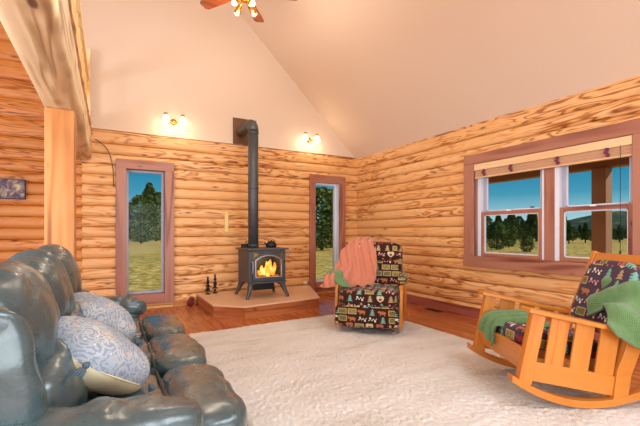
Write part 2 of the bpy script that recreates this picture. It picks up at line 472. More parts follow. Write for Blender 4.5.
def log_profile(z, pitch=PITCH, bulge=.044):
    t = (z/pitch) % 1.; return bulge*(max(0., 1-abs(2*t-1)**2.6))**.6
def log_strip(mb, P, a0, a1, z0, z1, mi=0, pitch=PITCH, zoff=0., cap=None):
    """P(a, depth_inward, z) -> point"""
    if zoff == ZOFF: cap = ZOFF+16*PITCH
    zs = [z0]
    k = math.floor((z0-zoff)/pitch)
    T = [0, .04, .12, .25, .4, .6, .75, .88, .96, 1]
    while True:
        for t in T:
            z = zoff+(k+t)*pitch
            if z0+1e-5 < z < z1-1e-5: zs.append(z)
        k += 1
        if zoff+k*pitch > z1-.08: break
    if cap and z1 > cap: zs += [cap+(z1-cap)*q for q in (.03, .1, .25, .5, .75, .9, .97)]
    zs.append(z1)
    zs2 = []
    for z in zs:
        if not zs2 or z-zs2[-1] > 1e-5: zs2.append(z)
    for i in range(len(zs2)-1):
        za, zb = zs2[i], zs2[i+1]; e = 1e-4
        da = log_profile(za-zoff+e, pitch); db = log_profile(zb-zoff-e, pitch)
        if cap and za >= cap-1e-4:
            h = ZE-cap; da, db = [.044*(max(0., 1-abs(2*(q-cap)/h-1)**4))**.6 for q in (za+e, min(zb, ZE)-e)]
        mb.quad([P(a0, da, za), P(a1, da, za), P(a1, db, zb), P(a0, db, zb)],
                [(a0, za-zoff+e), (a1, za-zoff+e), (a1, zb-zoff-e), (a0, zb-zoff-e)], mi, True)
def holed(fn, a0, a1, z0, z1, holes):
    xs = sorted(set([a0, a1]+[h[0] for h in holes]+[h[1] for h in holes]))
    for i in range(len(xs)-1):
        a, b = xs[i], xs[i+1]; hs = [h for h in holes if h[0] < (a+b)/2 < h[1]]
        if not hs: fn(a, b, z0, z1)
        else:
            h = hs[0]
            if h[2] > z0+1e-4: fn(a, b, z0, h[2])
            if h[3] < z1-1e-4: fn(a, b, h[3], z1)

# back wall: log face front plane at YB
W1 = (.235, .785, .235, 2.195); W2 = (3.545, 4.085, .235, 2.195); W3 = (1.80, 3.67, .875, 2.17)
mb = MB()
PB = lambda a, d, z: (a, YB+.044-d, z)
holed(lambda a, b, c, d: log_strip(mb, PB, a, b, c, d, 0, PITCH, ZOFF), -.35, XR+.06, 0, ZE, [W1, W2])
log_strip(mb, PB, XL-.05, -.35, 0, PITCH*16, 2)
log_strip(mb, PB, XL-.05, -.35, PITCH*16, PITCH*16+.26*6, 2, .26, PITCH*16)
# drywall gable
def gz(x): return RZ-SL*abs(x-RX)
Yg = YB+.06
mb.quad([(XL-.05, Yg, ZE-.3), (XR+.1, Yg, ZE-.1), (XR+.1, Yg, gz(XR+.1)+.02), (RX, Yg, RZ+.02), (XL-.05, Yg, gz(XL-.05)+.02)], None, 1)
mb.quad([(XL, YB+.01, ZE), (XR+.05, YB+.01, ZE), (XR+.05, Yg, ZE+.002), (XL, Yg, ZE+.002)], [(0, 0), (8, 0), (8, .05), (0, .05)], 0)
# outer skin
holed(lambda a, b, c, d: mb.quad([(a, YB+.22, c), (b, YB+.22, c), (b, YB+.22, d), (a, YB+.22, d)], None, 0), XL-.2, XR+.22, -.6, ZE, [W1, W2])
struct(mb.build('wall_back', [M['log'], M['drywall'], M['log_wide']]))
# right wall
mb = MB(); PR = lambda a, d, z: (XR+.044-d, a, z)
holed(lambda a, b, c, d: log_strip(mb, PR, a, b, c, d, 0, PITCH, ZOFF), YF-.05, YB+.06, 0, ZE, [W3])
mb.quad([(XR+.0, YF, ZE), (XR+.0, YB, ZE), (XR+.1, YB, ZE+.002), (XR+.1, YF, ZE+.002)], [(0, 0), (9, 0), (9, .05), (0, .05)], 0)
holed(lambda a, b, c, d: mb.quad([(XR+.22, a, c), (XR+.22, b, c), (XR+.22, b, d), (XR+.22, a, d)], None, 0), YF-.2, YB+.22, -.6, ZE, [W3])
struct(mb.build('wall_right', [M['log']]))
# left + front walls (openings for added unseen windows that let in fill light)
mb = MB(); PL = lambda a, d, z: (XL-.045+d, a, z)
W5 = (.2, 3.0, .7, 2.3)
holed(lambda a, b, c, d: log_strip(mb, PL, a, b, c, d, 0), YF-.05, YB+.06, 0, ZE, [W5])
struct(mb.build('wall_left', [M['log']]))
W4 = (-1.6, 3.2, .3, 2.3)
mb = MB(); PF = lambda a, d, z: (a, YF-.045+d, z)
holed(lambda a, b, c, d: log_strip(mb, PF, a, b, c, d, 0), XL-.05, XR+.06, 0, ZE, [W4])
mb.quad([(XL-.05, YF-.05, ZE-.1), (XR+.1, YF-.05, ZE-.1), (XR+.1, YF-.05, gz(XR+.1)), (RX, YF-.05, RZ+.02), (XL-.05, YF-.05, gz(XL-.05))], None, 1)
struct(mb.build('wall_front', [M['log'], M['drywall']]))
# ceiling
mb = MB()
SKY = (1.5, 3.2, -1.8, .5)
for dz in (0, .15):
    for xa, xb, hs in ((RX, XR+.12, [SKY]), (XL-.12, RX, [])):
        holed(lambda a, b, c, d: mb.quad([(a, c, gz(a)+dz), (b, c, gz(b)+dz), (b, d, gz(b)+dz), (a, d, gz(a)+dz)]), xa, xb, YF-.1, YB+.25, hs)
struct(mb.build('ceiling', [M['drywall']]))
# added skylight, unseen behind the camera, to bring in fill light
root = struct(bpy.data.objects.new('added_skylight', None)); COL.objects.link(root)
mb = MB()
for (a, b, c, d) in ((1.42, 1.5, -1.88, .58), (3.2, 3.28, -1.88, .58), (1.5, 3.2, -1.88, -1.8), (1.5, 3.2, .5, .58)):
    mb.poly_extrude([(a, c, gz(a)-.03), (b, c, gz(b)-.03), (b, d, gz(b)-.03), (a, d, gz(a)-.03)], (0, 0, .2))
mb.build('window_casing', M['casing'], root)
mb = MB(); mb.poly_extrude([(1.5, -1.8, gz(1.5)+.06), (3.2, -1.8, gz(3.2)+.06), (3.2, .5, gz(3.2)+.06), (1.5, .5, gz(1.5)+.06)], (0, 0, .006)); mb.build('pane', M['glass'], root)
# floor
mb = MB()
mb.box(((XL+XR)/2, (YB+YF)/2, -.05), (XR-XL+.3, YB-YF+.3, .1))
mb.uv = [[(mb.v[i][1], mb.v[i][0]) for i in f] for f in mb.f]
struct(mb.build('floor', [M['floor']]))
# baseboards
mb = MB(); mb.box((XR-.012, (YF+YB)/2, .07), (.024, YB-YF, .14), long=1); mb.box((XR-.03, (YF+YB)/2, .012), (.02, YB-YF, .024), long=1)
struct(mb.build('baseboard_right', M['base'], bevel=.003))
mb = MB()
for a, b in ((XL, .09), (.93, 3.42), (4.235, XR-.03)): mb.box(((a+b)/2, YB-.012, .05), (b-a, .024, .1), long=0)
struct(mb.build('baseboard_back', M['post'], bevel=.003))
# dark cable slipping down the back wall beside the beam
mb = MB(); mb.tube([catmull([(-.18, YB-.03, 2.60), (-.05, YB-.03, 2.50), (.02, YB-.03, 2.36), (.055, YB-.03, 2.15), (.06, YB-.03, 1.9)], t/12) for t in range(13)], .006, 6)
tag(mb.build('cable', M['black']), 'thin dark cable running down the back log wall beside the tall left window', 'cable')

# ------------------------------------------------------------------ windows
def wall_frame(P, H, cas, right_white=False):
    """P(a,d,z): a along, d inward"""
    pass
def bbox(mb, P, a0, a1, d0, d1, z0, z1, mi=0):
    p = P(a0, d0, z0); q = P(a1, d1, z1)
    c = [(p[i]+q[i])/2 for i in range(3)]; s_ = [abs(p[i]-q[i]) for i in range(3)]
    mb.box(c, s_, mi=mi)
def narrow_window(name, H, P, outer):
    root = struct(thing_plain(name))
    a0, a1, z0, z1 = H; o0, o1, y0, y1 = outer
    mb = MB()
    bbox(mb, P, o0, o1, .03, .075, z1, y1); bbox(mb, P, o0, a0, .03, .075, y0, z1); bbox(mb, P, a1, o1, .03, .075, y0, z1)
    bbox(mb, P, a0, a1, .03, .075, y0, z0)
    mb.build('window_casing', M['casing'], root, bevel=.004)
    mb = MB()
    bbox(mb, P, a0-.02, a0, -.17, .05, z0, z1); bbox(mb, P, a1, a1+.02, -.17, .05, z0, z1)
    bbox(mb, P, a0, a1, -.17, .05, z0-.02, z0); bbox(mb, P, a0, a1, -.17, .05, z1, z1+.02)
    mb.build('jamb', M['casing'] if name == 'window_1' else M['vinyl'], root)
    mb = MB(); w = .035
    bbox(mb, P, a0, a0+w, -.11, -.05, z0, z1); bbox(mb, P, a1-w, a1, -.11, -.05, z0, z1)
    bbox(mb, P, a0+w, a1-w, -.11, -.05, z0, z0+w); bbox(mb, P, a0+w, a1-w, -.11, -.05, z1-w, z1)
    mb.build('sash', M['alu'] if name == 'window_1' else M['vinyl'], root, bevel=.003)
    mb = MB(); bbox(mb, P, a0+w, a1-w, -.085, -.079, z0+w, z1-w)
    mb.build('pane', M['glass'], root)
    return root
def thing_plain(name):
    o = bpy.data.objects.new(name, None); COL.objects.link(o); return o
PBw = lambda a, d, z: (a, YB-d+.03, z)
PRw = lambda a, d, z: (XR-d+.03, a, z)
narrow_window('window_1', W1, PBw, (.09, .93, .08, 2.34))
narrow_window('window_2', W2, PBw, (3.42, 4.235, .08, 2.345))
# big double window on the right
root = struct(thing_plain('window_3')); a0, a1, z0, z1 = W3
mb = MB()
bbox(mb, PRw, a0-.16, a1+.165, .03, .08, z1, 2.31); bbox(mb, PRw, a0-.16, a1+.165, .03, .095, .727, z0)
bbox(mb, PRw, a1, a1+.165, .03, .08, z0, z1); bbox(mb, PRw, a0-.16, a0, .03, .08, z0, z1)
mb.build('window_casing', M['casing'], root, bevel=.005)
mb = MB()
bbox(mb, PRw, a1, a1+.02, -.18, .05, z0, z1); bbox(mb, PRw, a0-.02, a0, -.18, .05, z0, z1)
bbox(mb, PRw, a0, a1, -.18, .05, z0-.02, z0); bbox(mb, PRw, a0, a1, -.18, .05, z1, z1+.02)
bbox(mb, PRw, 2.60, 2.72, -.16, -.01, z0, z1)
mb.build('jamb', M['casing'], root)
for (b0, b1) in ((2.72, 3.67), (1.80, 2.60)):
    # vinyl track, upper sash, lower sash
    mb = MB(); bbox(mb, PRw, b1-.055, b1, -.12, -.015, z0, z1); bbox(mb, PRw, b0, b0+.03, -.12, -.015, z0, z1)
    mb.build('track', M['vinyl'], root, bevel=.003)
    lo, hi = b0+.03, b1-.055; zm = 1.46
    for nm, c0, c1, d in (('upper_sash', zm-.0, z1, -.11), ('lower_sash', z0, zm+.035, -.06)):
        mb = MB(); w = .045
        mi = 0
        bbox(mb, PRw, lo, lo+w, d, d+.045, c0, c1); bbox(mb, PRw, hi-w, hi, d, d+.045, c0, c1)
        bbox(mb, PRw, lo+w, hi-w, d, d+.045, c0, c0+w); bbox(mb, PRw, lo+w, hi-w, d, d+.045, c1-w, c1)
        s_ = mb.build(nm, M['casing'] if nm == 'lower_sash' else M['alu'], root, bevel=.004)
        mb = MB(); e = .012
        bbox(mb, PRw, lo+w, lo+w+e, d+.01, d+.03, c0+w, c1-w); bbox(mb, PRw, hi-w-e, hi-w, d+.01, d+.03, c0+w, c1-w)
        bbox(mb, PRw, lo+w, hi-w, d+.01, d+.03, c0+w, c0+w+e); bbox(mb, PRw, lo+w, hi-w, d+.01, d+.03, c1-w-e, c1-w)
        mb.build('glazing_bead', M['vinyl'], s_)
        mb = MB(); bbox(mb, PRw, lo+w, hi-w, d+.018, d+.022, c0+w, c1-w); mb.build('pane', M['glass'], s_)
    mb = MB(); bbox(mb, PRw, (lo+hi)/2-.03, (lo+hi)/2+.03, -.015, -.0, zm+.03, zm+.045); mb.build('sash_lock', M['white'], root)
# blind with valance, a thing hung in the window
t = thing('roman_blind', 'raised folded wooden blind with pale valance and plum ribbons above big right window', 'blind', (XR, 2.735, 2.0))
def L(P): return lambda a, d, z: tuple(c-o for c, o in zip(P(a, d, z), (XR, 2.735, 2.0)))
PV = L(PRw)
mb = MB(); bbox(mb, PV, a0+.005, a1-.005, .0, .07, 2.075, 2.165); mb.build('valance', M['valance'], t, bevel=.003)
mb = MB()
for k in range(5): bbox(mb, PV, a0+.01, a1-.01, .005+.004*(k % 2), .05+.004*(k % 2), 1.985+k*.018, 2.0015+k*.018)
mb.build('blind_folds', M['blind'], t, bevel=.003)
mb = MB(); bbox(mb, PV, a0+.01, a1-.01, .0, .055, 1.965, 1.983); mb.build('bottom_rail', M['valance'], t, bevel=.003)
for yy in (3.50, 3.10, 2.52, 2.02):
    mb = MB()
    for k in range(3): mb.box((-.045-(k % 2)*.006, yy-2.735+.008*math.sin(k*2.), .062-k*.03), (.012, .035, .033), rot('X', 14*(-1)**k))
    mb.build('ribbon', M['plum'], t, bevel=.003)
mb = MB(); mb.tube([(-.05, 1.9-2.735, .08), (-.048, 1.9-2.735, -.5), (-.05, 1.9-2.735, -.98)], .003, 6); mb.lathe([(0, 0), (.008, .005), (.008, .04), (0, .045)], 10, (-.05, 1.9-2.735, -1.02))
mb.build('pull_cord', M['black'], t)
# added unseen windows behind camera and on left wall, for fill light
def added_window(name, H, P, n):
    root = struct(thing_plain(name)); a0, a1, z0, z1 = H
    mb = MB(); w = .12
    bbox(mb, P, a0-w, a1+w, .02, .07, z1, z1+w); bbox(mb, P, a0-w, a1+w, .02, .07, z0-w, z0)
    bbox(mb, P, a0-w, a0, .02, .07, z0, z1); bbox(mb, P, a1, a1+w, .02, .07, z0, z1)
    for k in range(1, n): x_ = lerp(a0, a1, k/n); bbox(mb, P, x_-.04, x_+.04, -.03, .03, z0, z1)
    mb.build('window_casing', M['casing'], root)
    mb = MB(); bbox(mb, P, a0, a1, -.004, .004, z0, z1); mb.build('pane', M['glass'], root)
added_window('added_window_4', W4, lambda a, d, z: (a, YF+d, z), 3)
added_window('added_window_5', W5, lambda a, d, z: (XL+d, a, z), 2)

# ------------------------------------------------------------------ timber beam, post, loft rail
def beam_fn(x0, x1, z0, z1, y0, y1):
    prof = [(x0, z0+.01), (x0+.02, z0)]
    for k in range(9): prof.append((lerp(x0+.04, x1-.07, k/8), z0-.006*math.sin(k/8*PI)))
    for k in range(1, 9):
        a = k/8*PI/2; prof.append((x1-.07+.07*math.sin(a), z0+.07-.07*math.cos(a)))
    prof += [(x1, lerp(z0+.07, z1, t)) for t in (.3, .6, 1.)] + [(x0, z1)]
    return prof
mb = MB(); prof = beam_fn(-.485, -.225, 2.275, 2.62, 0, 0); y0, y1 = -.8, YB+.02; N = 70
Lp = [0]
for i in range(1, len(prof)): Lp.append(Lp[-1]+math.dist(prof[i], prof[i-1]))
def fb(u, v):
    x_ = u*(len(prof)-1); i = min(int(x_), len(prof)-2); f = x_-i
    px_, pz_ = lerp(prof[i][0], prof[i+1][0], f), lerp(prof[i][1], prof[i+1][1], f)
    yy = lerp(y0, y1, v); w = .35+.65*(i > 8)
    return (px_+.010*w*nz(yy*1.7, i*.25, 3.), yy, pz_+.008*nz(yy*2.1, i*.3, 8.))
mb.grid(fb, len(prof)-1, N, uvf=lambda u, v: (lerp(y0, y1, v), Lp[min(int(u*(len(prof)-1)+.5), len(Lp)-1)]), flip=False)
mb.quad([(x, y0, z) for x, z in prof]); mb.quad([(x, y1, z) for x, z in prof[::-1]])
mb.box(((-.485-.225)/2, (y0+y1)/2, 2.60), (.25, y1-y0-.02, .06), long=1)
tag(mb.build('loft_beam', M['timber']), 'massive pale weathered timber beam running overhead to the back wall', 'beam')
mb = MB(); mb.box((-.372, 4.08, 1.135), (.215, .24, 2.27), long=2)
tag(mb.build('timber_post', M['post'], bevel=.006), 'square pine post carrying the overhead beam behind the sofa', 'post')
# rail on top of beam
t = thing('loft_railing', 'pale pine loft railing with dark waney edge board above the overhead beam', 'railing', (-.3, 3.5, 2.63))
mb = MB()
def fw(u, v):
    yy = lerp(-4.3, 3.14, v); e = .012*nz((yy)*2.3, 0, 1)+.01*nz(yy*7, 2, 1)
    q = [(-.15, .0), (.055+e, .0), (.085+e, .05), (.07+e*.5, .11), (.03, .13), (-.15, .13)]
    x_ = u*5; i = min(int(x_), 4); f = x_-i
    return (lerp(q[i][0], q[i+1][0], f), yy, lerp(q[i][1], q[i+1][1], f))
mb.grid(fw, 10, 60, uvf=lambda u, v: (v*7.4, u*.4)); mb.build('edge_board', M['waney'], t)
mb = MB()
mb.box((.0, -.6, .80), (.11, 7.3, .05), long=1); mb.build('top_rail', M['rail'], t, bevel=.008)
mb = MB(); mb.box((.0, -.6, .22), (.07, 7.3, .08), long=1); mb.build('bottom_rail', M['rail'], t, bevel=.008)
mb = MB()
k = -4.1
while k < 2.8:
    mb.tube([(.0, k, .25), (.0, k, .52), (.0, k, .78)], [.03, .034, .03], 10)
    b_ = mb.build('baluster', M['rail'], t); mb = MB(); k += .32
mb = MB(); mb.box((.0, 3.04, .69), (.12, .13, 1.12), long=2); mb.build('end_post', M['rail'], t, bevel=.006)

# ------------------------------------------------------------------ hearth + stove
HP = [(1.30, YB-.005), (1.29, 5.45), (1.64, 5.12), (2.90, 5.29), (3.40, YB-.005)]
t = thing('hearth', 'raised angular hearth with tan tile top and reddish wood sides under the stove', 'hearth', (2.2, 6., 0))
mb = MB(); mb.poly_extrude([(x-2.2, y-6., .0) for x, y in HP], (0, 0, .165)); mb.build('platform', M['hearthside'], t)
HQ = [(1.285, YB-.005), (1.275, 5.44), (1.635, 5.1), (2.91, 5.275), (3.42, YB-.005)]
mb = MB(); mb.poly_extrude([(x-2.2, y-6., .165) for x, y in HQ], (0, 0, .025)); mb.build('tile_top', M['tile'], t, bevel=.004)
mb = MB()
for i in range(4):
    a, b = Vector((HP[i][0]-2.2, HP[i][1]-6., 0)), Vector((HP[i+1][0]-2.2, HP[i+1][1]-6., 0)); d = (b-a).normalized(); n_ = Vector((d.y, -d.x, 0))*-1
    n_ = Vector((d.y, -d.x, 0)); 
    if n_.dot((a+b)/2-Vector((0, .3, 0))) < 0: n_ = -n_
    mb.bar(a+n_*.004+Vector((0, 0, .012)), b+n_*.004+Vector((0, 0, .012)), .012, .024)
mb.build('base_trim', M['hearthside'], t)

SX, SY = 2.165, 5.88; HZ = .19
t = thing('wood_stove', 'grey cast iron wood stove with lit fire behind arched glass door', 'stove', (SX, SY, HZ+.003))
fr = -.28   # front face local y
mb = MB()
# body as a hollow box: sides, back, top, bottom and front plate with opening
mb.box((-.295, 0, .49), (.02, .54, .50)); mb.box((.295, 0, .49), (.02, .54, .50)); mb.box((0, .265, .49), (.58, .02, .50))
mb.box((0, 0, .25), (.60, .56, .03)); mb.box((0, 0, .735), (.60, .56, .02))
mb.box((-.26, fr+.01, .49), (.07, .02, .47)); mb.box((.26, fr+.01, .49), (.07, .02, .47))
mb.box((0, fr+.01, .29), (.42, .02, .07)); mb.box((0, fr+.01, .715), (.42, .02, .04))
mb.build('body', M['iron'], t, bevel=.006)
mb = MB(); mb.box((0, -.01, .757), (.68, .63, .025)); mb.build('top_plate', M['iron'], t, bevel=.006)
mb = MB(); mb.box((0, -.31, .245), (.58, .10, .018)); mb.build('ash_lip', M['iron'], t, bevel=.005)
for sx in (-1, 1):
    for sy in (-1, 1):
        mb = MB()
        pts = [(sx*.21, sy*.20, .27), (sx*.265, sy*.235, .2), (sx*.295, sy*.262, .10), (sx*.33, sy*.29, .02), (sx*.33, sy*.29, 0.)]
        mb.tube(pts, [.07, .048, .032, .024, .03], 8); mb.build('leg', M['iron'], t)
mb = MB(); mb.box((0, .02, .17), (.34, .3, .13)); mb.build('ash_box', M['iron_dark'], t, bevel=.01)
# door: arched frame
def arch(w, zb, zs, rise, n=14):
    pts = [(-w, zb), (w, zb)]
    for k in range(n+1):
        x = w*math.cos(k/n*PI); pts.append((x, zs+rise*(1-(x/w)**2)))
    return pts
d = MB(); outer = arch(.255, .285, .595, .105); inner = arch(.212, .325, .585, .075)
for i in range(len(outer)):
    j = (i+1) % len(outer)
    for ya, yb in ((fr-.035, fr-.035),):
        d.quad([(outer[i][0], ya, outer[i][1]), (outer[j][0], ya, outer[j][1]), (inner[j][0], ya, inner[j][1]), (inner[i][0], ya, inner[i][1])])
    d.quad([(outer[j][0], fr-.035, outer[j][1]), (outer[i][0], fr-.035, outer[i][1]), (outer[i][0], fr, outer[i][1]), (outer[j][0], fr, outer[j][1])])
    d.quad([(inner[i][0], fr-.035, inner[i][1]), (inner[j][0], fr-.035, inner[j][1]), (inner[j][0], fr+.02, inner[j][1]), (inner[i][0], fr+.02, inner[i][1])])
dr = d.build('door', M['iron'], t)
mb = MB()
ring = [(x, fr-.04, z) for x, z in inner]; mb.tube(ring+[ring[0]], .013, 6, caps=False)
mb.build('glass_trim', M['pewter'], dr)
mb = MB(); mb.quad([(x, fr-.005, z) for x, z in inner]); mb.build('glass', M['glass'], dr)
mb = MB(); mb.tube([(-.262, fr-.04, .56), (-.262, fr-.07, .55), (-.267, fr-.075, .42), (-.272, fr-.06, .39)], .01, 8)
mb.lathe([(0, 0), (.016, .005), (.016, .02), (0, .025)], 12, (-.262, fr-.02, .565), rot('X', 90))
mb.build('door_handle', M['pewter'], dr)
for zz in (.36, .54): mb = MB(); mb.tube([(.262, fr-.02, zz), (.262, fr-.02, zz+.04)], .012, 8); mb.build('hinge', M['iron_dark'], dr)
# fire
mb = MB()
for k, (x, y, z, a) in enumerate([(-.06, -.12, .30, 14), (.07, -.10, .31, -20), (.0, -.02, .35, 35)]):
    R_ = rot('Z', a); dv = R_ @ Vector((.17, 0, 0)); mb.tube([Vector((x, y, z))-dv, Vector((x, y, z+.01)), Vector((x, y, z))+dv], [.035, .042, .033], 9)
mb.build('burning_logs', M['ember'], t)
for k, (x, y, h, w) in enumerate([(-.09, -.13, .10, .035), (-.02, -.1, .17, .05), (.045, -.14, .15, .05), (.10, -.09, .26, .065), (.16, -.13, .22, .045), (.07, -.04, .23, .06), (-.13, -.03, .10, .03)]):
    mb = MB(); pts = []; rr = []
    for i in range(9):
        s_ = i/8; pts.append((x+.02*math.sin(s_*5+k), y+.01*math.cos(s_*4+k), .325+h*s_)); rr.append(w*(math.sin(PI*min(1, (s_*.85+.15)))**.7)*(1-s_*.35)*(.02 if i == 8 else 1))
    mb.tube(pts, rr, 9); mb.build('flame', M['fire'], t)
mb = MB(); mb.tube([(.30, -.1, .62), (.36, -.12, .63), (.42, -.14, .655)], .007, 8); mb.lathe([(.004, 0), (.014, .004), (.012, .04), (0, .045)], 10, (.41, -.137, .65), rot('Y', 65)); mb.build('draft_rod', M['pewter'], t)
mb = MB(); mb.box((-.13, .2, .80), (.30, .015, .06)); mb.build('heat_shield', M['iron_dark'], t, bevel=.003)
# pipe
l = bpy.data.lights.new('fire_light', 'POINT'); l.energy = 3.; l.color = (1., .5, .15); l.shadow_soft_size = .08
lo = bpy.data.objects.new('fire_light', l); COL.objects.link(lo); lo.location = (SX+.02, SY+.05, HZ+.62)
tp = thing('stove_pipe', 'tall grey metal flue pipe rising from stove and bending into the wall', 'stovepipe', (2.06, 5.98, HZ+.775))
mb = MB(); z1 = 2.99-HZ-.77; rr = .083
pts = [(0, 0, 0), (0, 0, 1.1), (0, 0, 1.10001), (0, 0, z1-.12)]
mb.tube([(0, 0, 0), (0, 0, .9), (0, 0, z1-.14)], rr, 24); mb.build('straight_pipe', M['iron'], tp)
mb = MB(); el = [(0, 0, z1-.14)]
for k in range(1, 8): a = k/7*PI/2; el.append((0, .14*(1-math.cos(a)), z1-.14+.14*math.sin(a)))
el.append((0, .63, z1)); mb.tube(el, rr*1.04, 24); mb.build('elbow', M['iron'], tp)
for zz in (.02, .95, z1-.18):
    mb = MB(); mb.lathe([(rr, 0), (rr+.007, .004), (rr+.007, .022), (rr, .026)], 24, (0, 0, zz)); mb.build('collar', M['iron'], tp)
mb = MB(); mb.box((2.14, YB+.045, 3.02), (.43, .02, .46)); tag(mb.build('wall_thimble_plate', M['plate'], bevel=.002), 'square brown metal plate on the wall where the flue enters', 'plate')
# kettle / steamer
t = thing('kettle', 'small black iron steamer kettle sitting on top of the wood stove', 'kettle', (SX+.16, SY-.02, HZ+.7745))
mb = MB(); mb.lathe([(0, 0), (.075, 0), (.09, .02), (.085, .06), (.06, .085), (.045, .09), (0, .09)], 20); mb.build('kettle_body', M['iron_dark'], t)
mb = MB(); mb.lathe([(.05, .088), (.045, .1), (.012, .104), (.012, .118), (0, .12)], 16); mb.build('lid', M['iron_dark'], t)
mb = MB(); mb.tube([(-.07, 0, .04), (-.1, 0, .06), (-.118, 0, .09)], [.018, .013, .01], 8); mb.build('spout', M['iron_dark'], t)
mb = MB(); mb.tube([(-.06, 0, .085), (-.04, 0, .13), (0, 0, .145), (.04, 0, .13), (.06, 0, .085)], .005, 6); mb.build('handle', M['iron_dark'], t)

# iron tree figurines on the hearth
def figurine(x, y, h, ph, label):
    t = thing('iron_tree_figurine', label, 'figurine', (x, y, HZ), 0, None)
    mb = MB(); mb.lathe([(0, 0), (.045, 0), (.045, .012), (0, .014)], 14); mb.build('base', M['iron_dark'], t)
    mb = MB(); mb.tube([(0, 0, .01), (0, 0, h)], [.008, .003], 6)
    for k in range(9):
        z = .05+k*(h-.06)/9; r = .05*(1-k/10); a = ph+k*1.9
        for q in (0, PI):
            mb.tube([(0, 0, z+.02), (r*.6*math.cos(a+q), r*.6*math.sin(a+q), z+.01), (r*math.cos(a+q), r*math.sin(a+q), z-.012)], [.012, .014, .005], 6)
    mb.build('branches', M['iron_dark'], t)
figurine(1.43, 6.42, .30, .3, 'dark iron tree figurine on hearth, the left and slightly shorter one')
figurine(1.56, 6.47, .33, 1.1, 'dark iron tree figurine on hearth, the one nearer the stove')
# wooden tag on wall
mb = MB(); mb.poly_extrude([(1.76, YB-.002, 1.22), (1.825, YB-.002, 1.22), (1.825, YB-.002, 1.50), (1.80, YB-.002, 1.60), (1.785, YB-.002, 1.60), (1.76, YB-.002, 1.50)], (0, -.02, 0))
tag(mb.build('wooden_thermometer', plain('pale_tag_wood', '#ecd183', .6), bevel=.003), 'narrow pale wooden thermometer strip with pointed top hung on back log wall', 'thermometer')
mb = MB(); mb.box((3.33, YB-.008, .235), (.075, .02, .05)); o = mb.build('wall_outlet', M['white'], bevel=.003)
tag(o, 'small white wall outlet low on back wall beside the hearth', 'outlet')
# small dark red cloth bow left of hearth
mb = MB()
for k in range(5): mb.blob((.02*math.sin(k*2.1), .02*math.cos(k*1.7)-.0, .05+.02*k), (.09, .08, .07), 1., rot('Z', 40*k), 5, lambda u, P: P*(1+.25*nz(u.x*3, u.y*3, u.z*3)))
tag(mb.build('red_bow', M['dark_red'], loc=(1.16, 6.45, -.012)), 'small dark red bundle on the floor left of the hearth', 'decoration')
# picture
m = Mat('landscape_print', .7); x, y, z = m.obj()
m.color(m.ramp(m.noise(m.vec(x, y, z), 11., 4., .6, .8), [(.3, srgb('#4a3a5c')), (.48, srgb('#6d6478')), (.6, srgb('#b7ab8c')), (.75, srgb('#e0d2ac'))])); M['artwork'] = m.m
t = thing('framed_picture', 'small dark purple and tan canvas picture on left log wall', 'picture', (-1.22, YB-.03, 1.8))
mb = MB(); mb.box((0, .0, 0), (.42, .04, .27)); mb.build('canvas_edge', plain('dark_purple_edge', '#3a2f44', .7), t, bevel=.003)
mb = MB(); mb.box((0, -.021, 0), (.40, .004, .25)); mb.build('canvas', M['artwork'], t)
# floor vent
t = thing('floor_vent', 'small dark metal floor register near right wall baseboard', 'vent', (4.40, 4.34, 0))
mb = MB(); mb.box((0, 0, .003), (.11, .30, .006)); mb.build('register_frame', plain('bronze_register', '#5a4030', .4, Metallic=.5), t)
mb = MB()
for k in range(9): mb.box((0, -.12+k*.03, .0075), (.08, .012, .003))
mb.build('louvres', M['black'], t)

# ------------------------------------------------------------------ wall sconces
def sconce(x, label):
    t = thing('wall_sconce', label, 'wall lamp', (x, YB+.058, 3.03))
    mb = MB(); mb.lathe([(0, .03), (.03, .03), (.045, .02), (.055, 0)], 20, (0, 0, 0), rot('X', 90)); mb.build('backplate', M['brass'], t)
    for sx in (-1, 1):
        mb = MB(); mb.tube([catmull([(sx*.02, -.03, 0), (sx*.06, -.09, -.03), (sx*.12, -.11, .03), (sx*.13, -.11, .10)], k/8) for k in range(9)], .008, 8)
        mb.lathe([(0, .11), (.03, .105), (.036, .08), (.03, .07)], 14, (sx*.13, -.11, 0)); mb.build('arm', M['brass'], t)
        mb = MB(); mb.lathe([(.028, .07), (.04, .05), (.052, .01), (.062, -.03), (.058, -.03), (.03, .06)], 18, (sx*.13, -.11, 0)); mb.build('glass_shade', M['bulb'], t)
        l = bpy.data.lights.new('sconce_light', 'POINT'); l.energy = 2.6; l.color = (1., .80, .52); l.shadow_soft_size = .05
        lo = bpy.data.objects.new('sconce_light', l); COL.objects.link(lo); lo.location = (x+sx*.13, YB-.14, 2.93)
sconce(.931, 'brass two-light wall sconce above the tall left window')
sconce(3.44, 'brass two-light wall sconce above the narrow window right of the stove')

